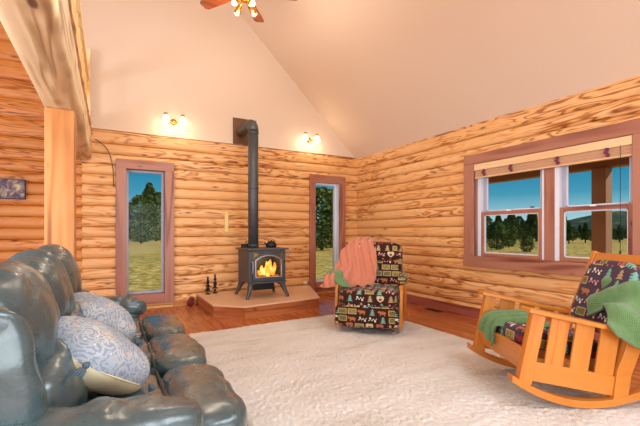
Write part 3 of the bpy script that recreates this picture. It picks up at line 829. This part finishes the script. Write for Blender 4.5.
# ------------------------------------------------------------------ ceiling fan
FX, FY, FZ = 1.45, 4.53, 4.14
t = thing('ceiling_fan', 'brass ceiling fan with reddish wood blades and spot lights', 'ceiling fan', (FX, FY, gz(FX)))
zo = FZ-gz(FX)
mb = MB(); mb.tube([(0, 0, 0.), (0, 0, zo+.15)], .013, 10); mb.build('downrod', M['brass'], t)
mb = MB(); mb.lathe([(.0, .02), (.07, .02), (.06, -.08), (.02, -.11), (0, -.11)], 20); mb.build('canopy', M['brass'], t)
mb = MB(); mb.lathe([(0, .16), (.05, .15), (.1, .10), (.115, .03), (.11, -.03), (.07, -.06), (.05, -.10), (0, -.10)], 28, (0, 0, zo)); mb.build('motor', M['brass'], t)
for k in range(5):
    a = math.radians(54+72*k); R_ = Matrix.Rotation(a, 3, 'Z'); T_ = R_ @ rot('X', 12)
    b = MB(); pts = [(.20, -.055), (.62, -.075), (.655, -.05), (.66, .05), (.635, .075), (.20, .055)]
    b.poly_extrude([T_ @ Vector((x, y, -.005)) + Vector((0, 0, zo)) for x, y in pts], T_ @ Vector((0, 0, .01))); bo = b.build('blade', M['blade'], t)
    b = MB(); b.bar(R_ @ Vector((.09, 0, 0))+Vector((0, 0, zo-.01)), R_ @ Vector((.26, 0, 0))+Vector((0, 0, zo-.008)), .035, .008); b.build('blade_iron', M['brass'], bo)
for k in range(4):
    a = math.radians(20+90*k); dx, dy = math.cos(a), math.sin(a)
    mb = MB(); mb.tube([(dx*.03, dy*.03, zo-.1), (dx*.08, dy*.08, zo-.13), (dx*.11, dy*.11, zo-.15)], .009, 8)
    D = Vector((dx*.7, dy*.7, -.75)).normalized(); q = D.to_track_quat('Z', 'Y').to_matrix(); c = Vector((dx*.10, dy*.10, zo-.14))
    mb.lathe([(0, -.02), (.022, -.015), (.03, .03), (.042, .08), (.040, .082), (.02, .03)], 16, c, q); s_ = mb.build('spot_holder', M['brass'], t)
    mb = MB(); mb.lathe([(0, .04), (.03, .05), (.036, .075), (.025, .098), (0, .105)], 16, c, q); mb.build('bulb', M['bulb'], s_)
l = bpy.data.lights.new('fan_light', 'POINT'); l.energy = 60.; l.color = (1., .87, .70); l.shadow_soft_size = .22
lo = bpy.data.objects.new('fan_light', l); COL.objects.link(lo); lo.location = (FX, FY, FZ-.42)

# ------------------------------------------------------------------ rug
def rugf(u, v):
    x = lerp(.76, 3.50, u); y = lerp(.85, 4.74, v)
    ex = .03*nz(y*1.3, 1, 0)+.012*nz(y*9, 5, 0); ey = .05*nz(x*1.2, 4, 0)+.012*nz(x*9, 7, 0)
    k = (u-.5)*2; kk = (v-.5)*2
    X = x+ex*k+(y-2.8)*.02; Y = y+ey*kk+(x-2.1)*.05
    X -= .14*max(0, (u-.7)/.3)**2*max(0, (v-.80)/.2)
    h = .022+.006*nz(x*1.5, y*6, 0)+.0075*nz(x*34, y*30, 0)+.007*nz(x*75, y*75, 3)
    e = min(u*2.74, (1-u)*2.74, v*3.9, (1-v)*3.9)
    if e < .03: h *= max(e/.03, 0)**.5
    return (X, Y, max(h, .001))
mb = MB(); mb.grid(rugf, 300, 420, sm=True)
tag(mb.build('shag_rug', M['rug']), 'large cream shag rug covering the plank floor between sofa and chairs', 'rug')

# ------------------------------------------------------------------ sofa
t = thing('leather_sofa', 'three-seat dark green leather reclining sofa with puffy back cushions', 'sofa', (0, 2.58, 0))
LE = M['leather']
def wr(amp, f, seed, fold=0., ax='y'):
    """wrinkle displacement"""
    def d(u, P):
        if ax == 'gz': g = 2.4*(abs(u.z)**1.5+.12)*nz(P.x*2.+seed, P.y*11.+2*nz(P.z*6, seed, 0), P.z*2.2)
        elif ax == 'gx': g = (abs(u.x)**1.5+.15)*nz(P.x*2.2, P.y*8.+2*nz(P.x*7, seed, 0), P.z*2.+seed)
        elif ax == 'gy': g = 1.3*nz(P.x*11.+1.5*nz(P.y*7, seed, 0), P.y*2., P.z*2.5+seed)
        else: g = 0.
        P = P + Vector((u.x, u.y, u.z)).normalized()*g*.016
        n = nz(P.x*f+seed, P.y*f, P.z*f)+.5*nz(P.x*f*2.3, P.y*f*2.3+seed, P.z*f*2.3)
        rid = 1-abs(nz(P.x*f*1.1+seed*2, P.y*f*3.0, P.z*f*1.1))*2
        return P + Vector((u.x, u.y, u.z)).normalized()*(amp*n - fold*max(0, rid)**4)
    return d
mb = MB(); mb.box((-.13, 0, .20), (.68, 2.2, .26)); mb.box((-.40, 0, .45), (.13, 2.4, .75)); mb.build('frame', LE, t, bevel=.03)
for sgn, y in ((-1, -1.215), (1, 1.215)):
    mb = MB(); f_ = wr(.006, 5, 5+y, .004, 'gy')
    mb.blob((-.13, y, .55), (.84, .28, .23), .7, rot('Y', 2), 26, f_)
    a_ = mb.build('armrest_pad', LE, t)
    mb = MB(); mb.blob((-.14, y, .30), (.76, .22, .50), .3, None, 16, wr(.006, 5, y)); mb.build('armrest_side', LE, t)
for i, y in enumerate((.73, 0., -.73)):
    mb = MB(); mb.blob((.03, y, .40), (.46, .735, .20), .55, None, 26, wr(.006, 4, i*3.1, .003, 'gx')); mb.build('seat_cushion', LE, t)
    # footrest: two stacked rolls
    mb = MB(); mb.blob((.375, y, .41), (.31, .735, .19), .6, None, 28, wr(.005, 5, i*5.3+1, .003, 'gx')); mb.blob((.40, y, .235), (.23, .72, .24), .5, None, 18, wr(.007, 5, i*2.3+7, .008))
    mb.build('footrest', LE, t)
    mb = MB(); mb.blob((.215, y, .475), (.02, .70, .03), .8, None, 8); mb.build('seam', M['leather_dark'], t)
    # back: headrest bulge, lumbar bulge
    R_ = rot('Y', -14)
    mb = MB(); mb.blob((-.335, y, .875), (.30, .69, .44), .92, R_, 30, wr(.008, 4, i*7.7+2, .004, 'gz')); bc = mb.build('back_cushion', LE, t)
    mb = MB(); mb.blob((-.20, y, .62), (.24, .67, .32), .8, rot('Y', -12), 24, wr(.008, 5, i*4.4+3, .005, 'gz')); mb.build('lumbar_roll', LE, bc)
    
mb = MB(); mb.blob((-.315, -1.165, .77), (.26, .15, .44), .6, rot('Y', -10), 20, wr(.008, 4, 9.1, .003, 'gz')); mb.build('side_bolster', LE, t)
for (x, y) in ((-.38, -1.2), (-.38, 1.2), (.2, -1.2), (.2, 1.2)):
    mb = MB(); mb.box((x, y, .035), (.06, .06, .07), taper=1.2); mb.build('foot', M['black'], t)

# pillows
def pillow(loc, R_, label, size=.42, tass=True):
    t = thing('throw_pillow', label, 'pillow', loc); t.rotation_euler = R_.to_euler()
    def dd(u, P):
        # pinch to pillow shape
        ex, ey = abs(P.x)/(size/2), abs(P.y)/(size/2)
        r = max(ex, ey)
        P = Vector((P.x*(1-.06*(1-ey)**2*0+.05*ex*ey), P.y*(1+.05*ex*ey), P.z*(1-.35*(r**3))))
        P.z += .008*nz(P.x*9+loc[1], P.y*9, P.z*4)
        return P
    top = MB(); top.blob((0, 0, 0), (size, size, .25), .7, None, 22, dd)
    # upper half patterned, lower half cream satin
    for i, f in enumerate(top.f):
        cz = sum(top.v[k][2] for k in f)/4; top.mi[i] = 0 if cz > -.015 else 1
    top.build('cover', [M['pillow'], M['cream']], t)
    mb = MB(); pts = []
    for k in range(49):
        a = k/48*2*PI; c, s_ = math.cos(a), math.sin(a); l = (abs(c)**2.857+abs(s_)**2.857)**(1/2.857); pts.append((size/2*c/l*1.01, size/2*s_/l*1.01, -.012))
    mb.tube(pts, .004, 6, caps=False); mb.build('piping', M['cream'], t)
    if tass:
        for cx_, cy_ in ((-1, -1), (1, -1), (-1, 1)):
            b = Vector((cx_*size*.44, cy_*size*.44, 0)); d = Vector((cx_*.6, cy_*.6, -.35)).normalized()
            mb = MB(); mb.tube([b, b+d*.02, b+d*.035], [.006, .014, .008], 8)
            for q in range(9):
                a = q/9*2*PI; w = Vector((math.cos(a), math.sin(a), .3))*.014
                mb.tube([b+d*.035, b+d*.06+w*.8, b+d*.09+w*1.1+Vector((0, 0, -.006))], [.004, .0045, .003], 5)
            mb.build('tassel', M['tassel'], t)
    return t
def basis(n, up):
    n = Vector(n).normalized(); u = Vector(up); u = (u-n*u.dot(n)).normalized(); x = u.cross(n); return Matrix((x, u, n)).transposed()
pillow((-.05, 1.93, .665), basis((.56, .10, .76), (-.8, .1, .5)) @ rot('Z', 42), 'near grey medallion throw pillow with cream back and tassels on the sofa', .42)
pillow((-.05, 2.80, .655), basis((.55, .05, .80), (-.6, .2, .7)) @ rot('Z', 30), 'farther grey medallion throw pillow resting on the middle sofa seat', .42)

# ------------------------------------------------------------------ recliner
t = thing('upholstered_recliner', 'small recliner in dark brown lodge print fabric beside the hearth', 'armchair', (2.93, 3.93, .034), math.radians(-136))
LF = M['lodge']
def soft(f, a, seed): return lambda u, P: P + u.normalized()*a*nz(P.x*f+seed, P.y*f, P.z*f)
mb = MB(); mb.blob((.10, 0, .40), (.72, .73, .20), .38, None, 16, soft(5, .012, 1)); mb.build('seat', LF, t)
mb = MB(); mb.blob((.40, 0, .195), (.14, .75, .26), .32, None, 16, soft(5, .008, 2)); mb.build('footrest', LF, t)
mb = MB(); mb.blob((-.30, 0, .66), (.22, .70, .76), .42, rot('Y', -14), 22, soft(4, .02, 3)); mb.build('backrest', LF, t)
mb = MB(); mb.blob((-.29, 0, .91), (.21, .715, .26), .55, rot('Y', -14), 18, soft(4, .015, 5)); mb.build('headrest', LF, t)
mb = MB(); mb.box((-.02, 0, .17), (.64, .60, .22)); mb.build('underframe', plain('dark_lining', '#2a1a16', .9), t, bevel=.01)
for s_ in (-1, 1):
    mb = MB(); mb.blob((.0, s_*.385, .60), (.58, .115, .10), .6, None, 14, soft(6, .006, s_)); mb.build('arm_pad', LF, t)
    mb = MB()
    mb.bar((.27, s_*.39, .55), (.325, s_*.385, .05), .035, .06, (1, 0, 0)); mb.bar((-.26, s_*.385, .55), (-.30, s_*.385, .05), .035, .05, (1, 0, 0))
    mb.bar((-.30, s_*.385, .53), (.31, s_*.385, .53), .04, .04); mb.bar((-.32, s_*.385, .10), (.36, s_*.385, .10), .04, .05)
    mb.build('arm_frame', M['oak'], t, bevel=.005)
    mb = MB(); pts = []
    for k in range(11): x = lerp(-.36, .40, k/10); pts.append((x, s_*.27, .025+.09*(x/.45)**2))
    for a, b in zip(pts, pts[1:]): mb.bar(a, b, .045, .05)
    mb.build('rocker_foot', M['hearthside'], t)
# coral throw, draped over viewer's left of back and arm (chair's right = -y)
th = tag(MB().grid(net([
    [(-.47, -.34, .70), (-.50, -.24, .72), (-.50, -.12, .70), (-.48, -.02, .72)],
    [(-.44, -.37, .95), (-.46, -.26, 1.0), (-.46, -.13, 1.01), (-.45, -.03, 1.0)],
    [(-.33, -.36, 1.035), (-.35, -.25, 1.10), (-.35, -.12, 1.10), (-.34, -.01, 1.09)],
    [(-.19, -.42, .98), (-.21, -.28, 1.03), (-.20, -.13, 1.05), (-.20, .01, 1.03)],
    [(-.12, -.46, .86), (-.11, -.31, .85), (-.14, -.14, .85), (-.13, .03, .84)],
    [(-.06, -.50, .72), (-.04, -.33, .72), (-.08, -.14, .68), (-.08, .04, .68)],
    [(.10, -.52, .665), (.10, -.37, .67), (.04, -.17, .58), (-.02, .03, .56)],
    [(.26, -.54, .62), (.30, -.42, .64), (.14, -.24, .53), (.06, -.02, .525)],
    [(.32, -.60, .50), (.36, -.47, .50), (.22, -.33, .52), (.12, -.10, .52)],
    ]), 40, 70, uvf=lambda u, v: (u*.5, v*1.4)).build('coral_throw', M['coral'], loc=None, solid=.012), 'coral knitted throw draped over the left side of the lodge print recliner', 'blanket')
th.location = t.location; th.rotation_euler = t.rotation_euler
# folds
def fold_normal(ob, fn):
    me = ob.data; ns = [v_.normal.copy() for v_ in me.vertices]
    for v_, n_ in zip(me.vertices, ns): v_.co = v_.co+n_*fn(v_.co)
fold_normal(th, lambda c: .020*math.sin((c.y+.25*c.z+.2*c.x)*62+2.5*nz(c.z*3, c.x*3, 0))+.010*nz(c.x*9, c.y*9, c.z*9)+.012)
# small green cloth peeping out under it
gt = tag(MB().grid(net([
    [(.02, -.62, .62), (.06, -.52, .69), (.10, -.40, .69), (.12, -.30, .60)],
    [(.10, -.60, .58), (.14, -.52, .67), (.18, -.40, .68), (.20, -.28, .56)],
    [(.20, -.55, .55), (.22, -.48, .655), (.26, -.38, .655), (.28, -.26, .53)],
    [(.30, -.50, .52), (.32, -.44, .60), (.36, -.32, .525), (.36, -.18, .52)]]), 20, 16, uvf=lambda u, v: (u*.4, v*.3)).build('green_cloth', M['green'], solid=.008), 'small green cloth peeping from under the coral throw on the recliner arm', 'cloth')
gt.location = t.location; gt.rotation_euler = t.rotation_euler

# ------------------------------------------------------------------ mission rocker
RA = math.atan2(.483, -.875)
t = thing('rocking_chair', 'golden oak mission rocking chair with slatted arms and lodge print cushions', 'rocking chair', (2.886, 1.752, .033), RA)
ZR = -.028; OK = M['oak']
HY = .36
def arcz(x):   # runner underside height (world z minus base)
    return max(0., ((x+.13)**2)*.62)
for s_ in (1, -1):
    y = s_*HY
    mb = MB(); pts = [lerp(-.62, .40, k/20) for k in range(21)]
    for a, b in zip(pts, pts[1:]):
        P = [(a, y-.03, arcz(a)), (a, y+.03, arcz(a)), (a, y+.03, arcz(a)+.048), (a, y-.03, arcz(a)+.048)]
        Q = [(b, y-.03, arcz(b)), (b, y+.03, arcz(b)), (b, y+.03, arcz(b)+.048), (b, y-.03, arcz(b)+.048)]
        for i in range(4):
            j = (i+1) % 4; mb.quad([P[i], P[j], Q[j], Q[i]], [(a, i*.05), (a, j*.05+.2*(j == 0)), (b, j*.05+.2*(j == 0)), (b, i*.05)])
    a = pts[0]; mb.quad([(a, y-.03, arcz(a)), (a, y-.03, arcz(a)+.048), (a, y+.03, arcz(a)+.048), (a, y+.03, arcz(a))]); a = pts[-1]
    mb.quad([(a, y-.03, arcz(a)), (a, y+.03, arcz(a)), (a, y+.03, arcz(a)+.048), (a, y-.03, arcz(a)+.048)])
    mb.build('runner', OK, t)
    # front post
    mb = MB(); mb.bar((.315, y, .19+ZR), (.215, y, .66+ZR), .055, .09, (1, 0, 0)); mb.build('leg', OK, t, bevel=.004)
    # rear post, kinked
    mb = MB(); mb.poly_extrude([(-.27, y-.0275, .04), (-.37, y-.0275, .05), (-.395, y-.0275, .22), (-.50, y-.0275, .50), (-.41, y-.0275, .53), (-.30, y-.0275, .25)], (0, .055, 0)); mb.build('leg', OK, t, bevel=.003)
    # side rail and slats
    mb = MB(); mb.bar((.285, y, .275+ZR), (-.31, y, .165+ZR), .028, .13, (0, 1, 0) if False else (0, 0, 1)); mb.build('side_rail', OK, t, bevel=.003)
    # arm
    mb = MB(); mb.bar((.30, y, .685+ZR), (-.56, y, .495+ZR), .125, .028); mb.build('armrest', OK, t, bevel=.005)
    for k in range(3):
        xc = .105-.168*k
        zt = lerp(.672, .485, (.30-xc)/.86)+ZR; zb = lerp(.31, .20, (.285-xc)/.6)+ZR
        mb = MB(); mb.bar((xc+.012, y, zb), (xc-.045, y, zt-.004), .016, .125, (1, 0, 0)); mb.build('slat', OK, t, bevel=.002)
    # back stile
    mb = MB(); mb.bar((-.36, s_*.295, .26), (-.655, s_*.295, 1.01), .04, .05, (1, 0, 0)); mb.build('back_stile', OK, t, bevel=.004)
mb = MB(); mb.bar((.30, -HY+.02, .34+ZR), (.30, HY-.02, .34+ZR), .026, .17, (.2, 0, 1)); mb.build('front_rail', M['oak'], t, bevel=.003)
mb = MB(); mb.bar((-.36, -HY+.02, .22+ZR), (-.36, HY-.02, .22+ZR), .026, .12); mb.build('rear_rail', OK, t, bevel=.003)
for z in (.965, .72):
    x = -.36-(z-.26)*.393; mb = MB(); mb.bar((x, -.28, z), (x, .28, z), .024, .075, (-.37, 0, 1)); mb.build('back_rail', OK, t, bevel=.003)
mb = MB(); mb.blob((-.02, 0, .385), (.62, .60, .15), .4, rot('Y', -10), 16, soft(5, .01, 4)); mb.build('seat_cushion', M['lodge2'], t)
mb = MB(); mb.blob((-.465, .04, .69), (.085, .50, .56), .42, rot('Y', -21), 18, soft(5, .012, 6)); mb.build('back_cushion', M['lodge2'], t)
rockT = Matrix.Translation(Vector(t.location)) @ Matrix.Rotation(RA, 4, 'Z')
def folded(ob, f1, amp, sx=1., sy=.3):
    fold_normal(ob, lambda c: amp*math.sin((c.x*sx+c.y*sy)*f1+2.6*nz(c.x*5, c.y*5, c.z*4))+amp*.6*nz(c.x*12, c.y*12, c.z*12)+amp*.5)
# green throw on the seat front, hanging over front rail
g1 = MB().grid(net([
    [(-.10, -.30, .50), (-.08, -.16, .50), (-.06, -.02, .49), (-.06, .12, .48)],
    [(.08, -.31, .51), (.08, -.16, .52), (.08, -.02, .52), (.07, .13, .50)],
    [(.22, -.31, .50), (.22, -.16, .52), (.21, -.02, .52), (.18, .10, .50)],
    [(.31, -.30, .46), (.31, -.17, .49), (.31, -.05, .49), (.27, .06, .49)],
    [(.345, -.29, .38), (.345, -.19, .43), (.345, -.10, .44), (.335, .0, .45)],
    [(.35, -.26, .35), (.355, -.20, .36), (.355, -.11, .33), (.35, -.03, .29)]]), 34, 34, uvf=lambda u, v: (u*.5, v*.6)).build('green_throw', M['green'], solid=.014)
folded(g1, 60, .020, .3, 1.)
g1.location = t.location; g1.rotation_euler = t.rotation_euler; tag(g1, 'green knitted throw bunched on the front of the rocking chair seat', 'blanket')
# green throw over near arm and back
g2 = MB().grid(net([
    [(-.30, .08, .56), (-.33, .20, .62), (-.30, .31, .63), (-.22, .40, .575), (-.20, .45, .52)],
    [(-.38, .06, .66), (-.40, .20, .69), (-.37, .32, .68), (-.30, .43, .585), (-.30, .47, .47)],
    [(-.46, .05, .76), (-.45, .20, .77), (-.45, .34, .74), (-.40, .44, .60), (-.38, .49, .42)],
    [(-.53, .05, .80), (-.52, .20, .81), (-.54, .34, .79), (-.50, .44, .62), (-.48, .50, .40)],
    [(-.70, .05, .80), (-.68, .20, .82), (-.66, .36, .74), (-.62, .46, .58), (-.60, .51, .38)]]), 40, 34, uvf=lambda u, v: (u*.7, v*.5)).build('green_throw', M['green'], solid=.016)
folded(g2, 38, .030, .9, .5)
g2.location = t.location; g2.rotation_euler = t.rotation_euler; tag(g2, 'green knitted throw draped over the near arm and back of the rocking chair', 'blanket')

# ------------------------------------------------------------------ outside
mb = MB()
def gr(u, v):
    x = lerp(-60, 160, u); y = lerp(-40, 200, v); d = math.hypot(x-4, y-4)
    return (x, y, -.75+.006*max(0, d-8)+.12*nz(x*.12, y*.12, 0)*min(1, d/12))
mb.grid(gr, 80, 80); g_ = struct(mb.build('ground', M['grass']))
mb = MB()
def hf(u, v):
    a = lerp(math.radians(-12), math.radians(115), u); r = lerp(115, 180, v)
    h = (4.2+3.2*nz(a*4.2, 2.2, 0)+1.2*nz(a*11, 5, 0))*math.sin(min(1, v*1.3)*PI/2)+.4*nz(a*40, v*8, 0)
    # a higher ridge seen through the right-hand sash
    h += 3.2*math.exp(-((a-math.radians(24))/.13)**2)*min(1, v*1.3)
    return (r*math.cos(a), r*math.sin(a), h-.8)
mb.grid(hf, 120, 14); struct(mb.build('hills', M['hill']))
def tree_mesh(seed, h, w, n, bushy):
    r = random.Random(seed); mb = MB()
    for k in range(n):
        s_ = r.random()**.8
        z = h*(.04+.95*s_) if bushy else h*(.15+.85*s_)
        R_ = w*((1-s_)**.6*1.0+.06) if not bushy else w*(math.sin(PI*min(.97, (s_*.85+.14)))**.6)
        lob = .72+.4*nz(math.cos(k)*2+seed, z*1.4/h*4, seed)
        a = r.random()*2*PI; q = R_*lob*(.35+.65*r.random()**.5)
        c = Vector((q*math.cos(a), q*math.sin(a), z)); sz = h*.028*(.6+r.random())
        d1 = Vector((r.uniform(-1, 1), r.uniform(-1, 1), r.uniform(-.4, .6))).normalized()*sz; d2 = Vector((r.uniform(-1, 1), r.uniform(-1, 1), r.uniform(-1, 1))).normalized()*sz*.7
        mb.quad([c-d1, c+d2, c+d1*1.1, c-d2])
    return mb
protos = {}
def tree(kind, x, y, h, label, group=None):
    z = gr((x+60)/220, (y+40)/240)[2]
    t = thing('conifer_tree', label, 'tree', (x, y, z-.05), rnd.random()*6, group)
    if kind not in protos:
        fb_ = tree_mesh(kind*11+3, 1., (.42, .27, .5)[kind % 3], 2600, kind % 3 != 1)
        tr_ = MB().tube([(0, 0, 0), (0.01, 0, .4), (0, .01, .85)], [.03, .022, .008], 7)
        protos[kind] = (fb_, tr_)
        a = fb_.build('foliage', M['needles'], t); b = tr_.build('trunk', M['bark'], t); protos[kind] = (a, b)
    else:
        for p in protos[kind]:
            c = p.copy(); COL.objects.link(c); c.parent = t
    t.scale = (h, h, h)
    return t
for (x, y), h, k, lb in [((4.3, 64.), 7.4, 2, 'bushy evergreen standing left and nearest outside the tall left window'), ((7.9, 79.), 9.4, 0, 'taller rounded evergreen on the right outside the tall left window'),
                         ((8.4, 99.), 13.2, 1, 'slim pointed evergreen rising behind the two bushy ones outside the tall left window'),
                         ((19.5, 34.9), 6.6, 2, 'dense evergreen filling the narrow window right of the stove'), ((23.4, 39.6), 7.0, 1, 'pointed evergreen behind the dense one outside the narrow window'),
                         ((35.6, 26.1), 3.0, 2, 'bushy evergreen nearest the left edge of the big right window'), ((42.2, 29.3), 2.9, 0, 'round evergreen next right of the bushy one in the left pane of big window'),
                         ((34.5, 22.1), 1.7, 2, 'small low bush in the meadow behind the left pane of big window'), ((51.5, 31.0), 3.7, 1, 'pointed evergreen near the centre mullion of the big window')]:
    tree(k, x, y, h, lb)
for (x, y), h, k in [((74.6, 57.2), 6.7, 0), ((82.4, 61.6), 5.2, 0), ((54.1, 39.4), 5.9, 1), ((68.0, 48.6), 5.0, 2), ((59.5, 41.9), 5.1, 1), ((64.1, 44.0), 7.4, 1), ((96.2, 65.0), 5.1, 2), ((79.7, 52.9), 6.6, 0), ((91.0, 59.3), 5.9, 1), ((75.2, 48.3), 5.0, 1), ((54.2, 33.9), 6.9, 1), ((95.1, 58.4), 5.9, 1), ((101.8, 61.1), 4.9, 1), ((60.6, 35.5), 6.7, 1), ((66.5, 38.0), 6.0, 1), ((74.1, 41.3), 7.3, 0), ((89.7, 49.1), 4.0, 1), ((59.6, 31.7), 4.1, 1), ((82.9, 43.1), 3.4, 0), ((93.8, 47.5), 4.2, 1), ((67.2, 33.2), 4.1, 1), ((104.1, 50.4), 2.8, 2), ((64.4, 30.6), 3.4, 1), ((117.8, 54.9), 4.3, 2), ((101.6, 46.1), 3.2, 1), ((86.0, 38.4), 2.9, 2), ((94.4, 41.1), 3.0, 2), ((74.9, 31.8), 3.6, 1), ((111.5, 46.6), 3.3, 0), ((87.0, 35.5), 4.0, 1), ((82.0, 32.7), 4.6, 1), ((95.7, 37.1), 4.1, 1), ((127.3, 48.3), 4.5, 1), ((78.3, 29.1), 4.3, 2)]:
    tree(k, x, y, h*.8, 'dark evergreen in the distant tree line across the meadow', 'distant tree line')
# porch
mb = MB()
k = 4.80
while k < 6.95: mb.box((k+.07, 1.5, -.40), (.135, 14, .04), long=1); k += .142
struct(mb.build('porch_deck', M['deck']))
mb = MB(); mb.box((6.7, 1.5, 2.32), (.20, 14, .24), long=1); mb.box((5.85, 1.5, 2.50), (2.5, 14, .06), long=1)
struct(mb.build('porch_roof', M['porchwood']))
mb = MB(); mb.box((6.66, 3.06, .91), (.20, .20, 2.58), long=2); tag(mb.build('porch_post', M['porchwood'], bevel=.01), 'brown square porch post outside the right pane of the big window', 'post')
t = thing('porch_railing', 'low black porch railing outside the big right window', 'railing', (6.8, 2.5, -.38))
mb = MB(); mb.tube([(0, -5.5, 1.0), (0, 3.5, 1.0)], .018, 8); mb.build('top_rail', M['black'], t)
mb = MB(); mb.tube([(0, -5.5, .12), (0, 3.5, .12)], .015, 8); mb.build('bottom_rail', M['black'], t)
k = -5.4
while k < 3.5:
    mb = MB(); mb.tube([(0, k, .12), (0, k, 1.04)], .007, 6); mb.build('baluster', M['black'], t); k += .125
for k in (-5.4, -2.2, 1.2, 3.4):
    mb = MB(); mb.box((0, k, .51), (.05, .05, 1.02)); mb.build('railing_post', M['black'], t)

# ------------------------------------------------------------------ light
w = bpy.data.worlds.new('sky'); sc.world = w; w.use_nodes = True; nt = w.node_tree; nt.nodes.clear()
out = nt.nodes.new('ShaderNodeOutputWorld'); bg = nt.nodes.new('ShaderNodeBackground'); tc = nt.nodes.new('ShaderNodeTexCoord')
sx = nt.nodes.new('ShaderNodeSeparateXYZ'); rp = nt.nodes.new('ShaderNodeValToRGB')
nt.links.new(tc.outputs['Generated'], sx.inputs[0]); nt.links.new(sx.outputs[2], rp.inputs[0])
e = rp.color_ramp.elements; e[0].position = 0.; e[0].color = srgb('#cfe6ea'); e[1].position = 1.; e[1].color = srgb('#1c6fa6')
for p, c in ((.045, '#98cbd8'), (.09, '#4a9fbc'), (.15, '#1c86ae'), (.3, '#127aa8')): q = e.new(p); q.color = srgb(c)
nt.links.new(rp.outputs[0], bg.inputs[0]); bg.inputs[1].default_value = 1.; nt.links.new(bg.outputs[0], out.inputs[0])
def light(kind, name, loc, energy, color=(1, 1, 1), size=1., size_y=None, target=None, spread=None):
    l = bpy.data.lights.new(name, kind); l.energy = energy; l.color = color
    if kind == 'AREA':
        l.shape = 'RECTANGLE'; l.size = size; l.size_y = size_y or size
        if spread: l.spread = spread
    o = bpy.data.objects.new(name, l); COL.objects.link(o); o.location = loc
    if target: o.rotation_euler = (Vector(target)-Vector(loc)).to_track_quat('-Z', 'Y').to_euler()
    return o
s_ = light('SUN', 'sun', (0, -10, 20), 4.4, (1., .93, .82)); s_.data.angle = .01; s_.rotation_euler = (Vector((-1.1, .75, -.95))).to_track_quat('-Z', 'Y').to_euler()
# added area lamps at the unseen windows, standing in for daylight
#light('AREA', 'window_daylight_right', (XR+.30, 2.735, 1.55), 150, (.92, .96, 1.), 1.8, 1.25, (0, 2.735, .9))
light('AREA', 'added_fill_front', (.8, YF-.10, 1.35), 270, (.88, .95, 1.), 4.6, 1.9, (.8, 5, 1.5))
light('AREA', 'added_fill_left', (XL-.10, 1.6, 1.5), 260, (.84, .93, 1.), 2.7, 1.5, (3, 3.2, 1.5))
#light(, (3.815, YB+.20, 1.2), 40, (.95, .97, 1.), .5, 1.9, (3.6, 2, .6))
#light(, (.51, YB+.20, 1.2), 25, (.95, .97, 1.), .5, 1.9, (.5, 2, .6))

light('AREA', 'added_fill_top', (2.35-.07, -.65, gz(2.35)-.02), 190, (.88, .95, 1.), 2.1, 2.1, (2.35-.07-1., -.65, gz(2.35)-.02-1.05))  # added area lamp just below the unseen skylight
# ------------------------------------------------------------------ camera
cam = bpy.data.cameras.new('camera'); cam.sensor_width = 36; cam.lens = 36*382/640; cam.shift_y = 20/640; cam.clip_end = 1000; cam.clip_start = .05
co = bpy.data.objects.new('camera', cam); COL.objects.link(co); co.location = (0, 0, 1.2)
co.rotation_euler = (PI/2, 0, -math.atan(211/382)); sc.camera = co
sc.view_settings.view_transform = 'Standard'; sc.view_settings.look = 'None'; sc.view_settings.gamma = 1; sc.view_settings.use_curve_mapping = False
sc.view_settings.exposure = -.1
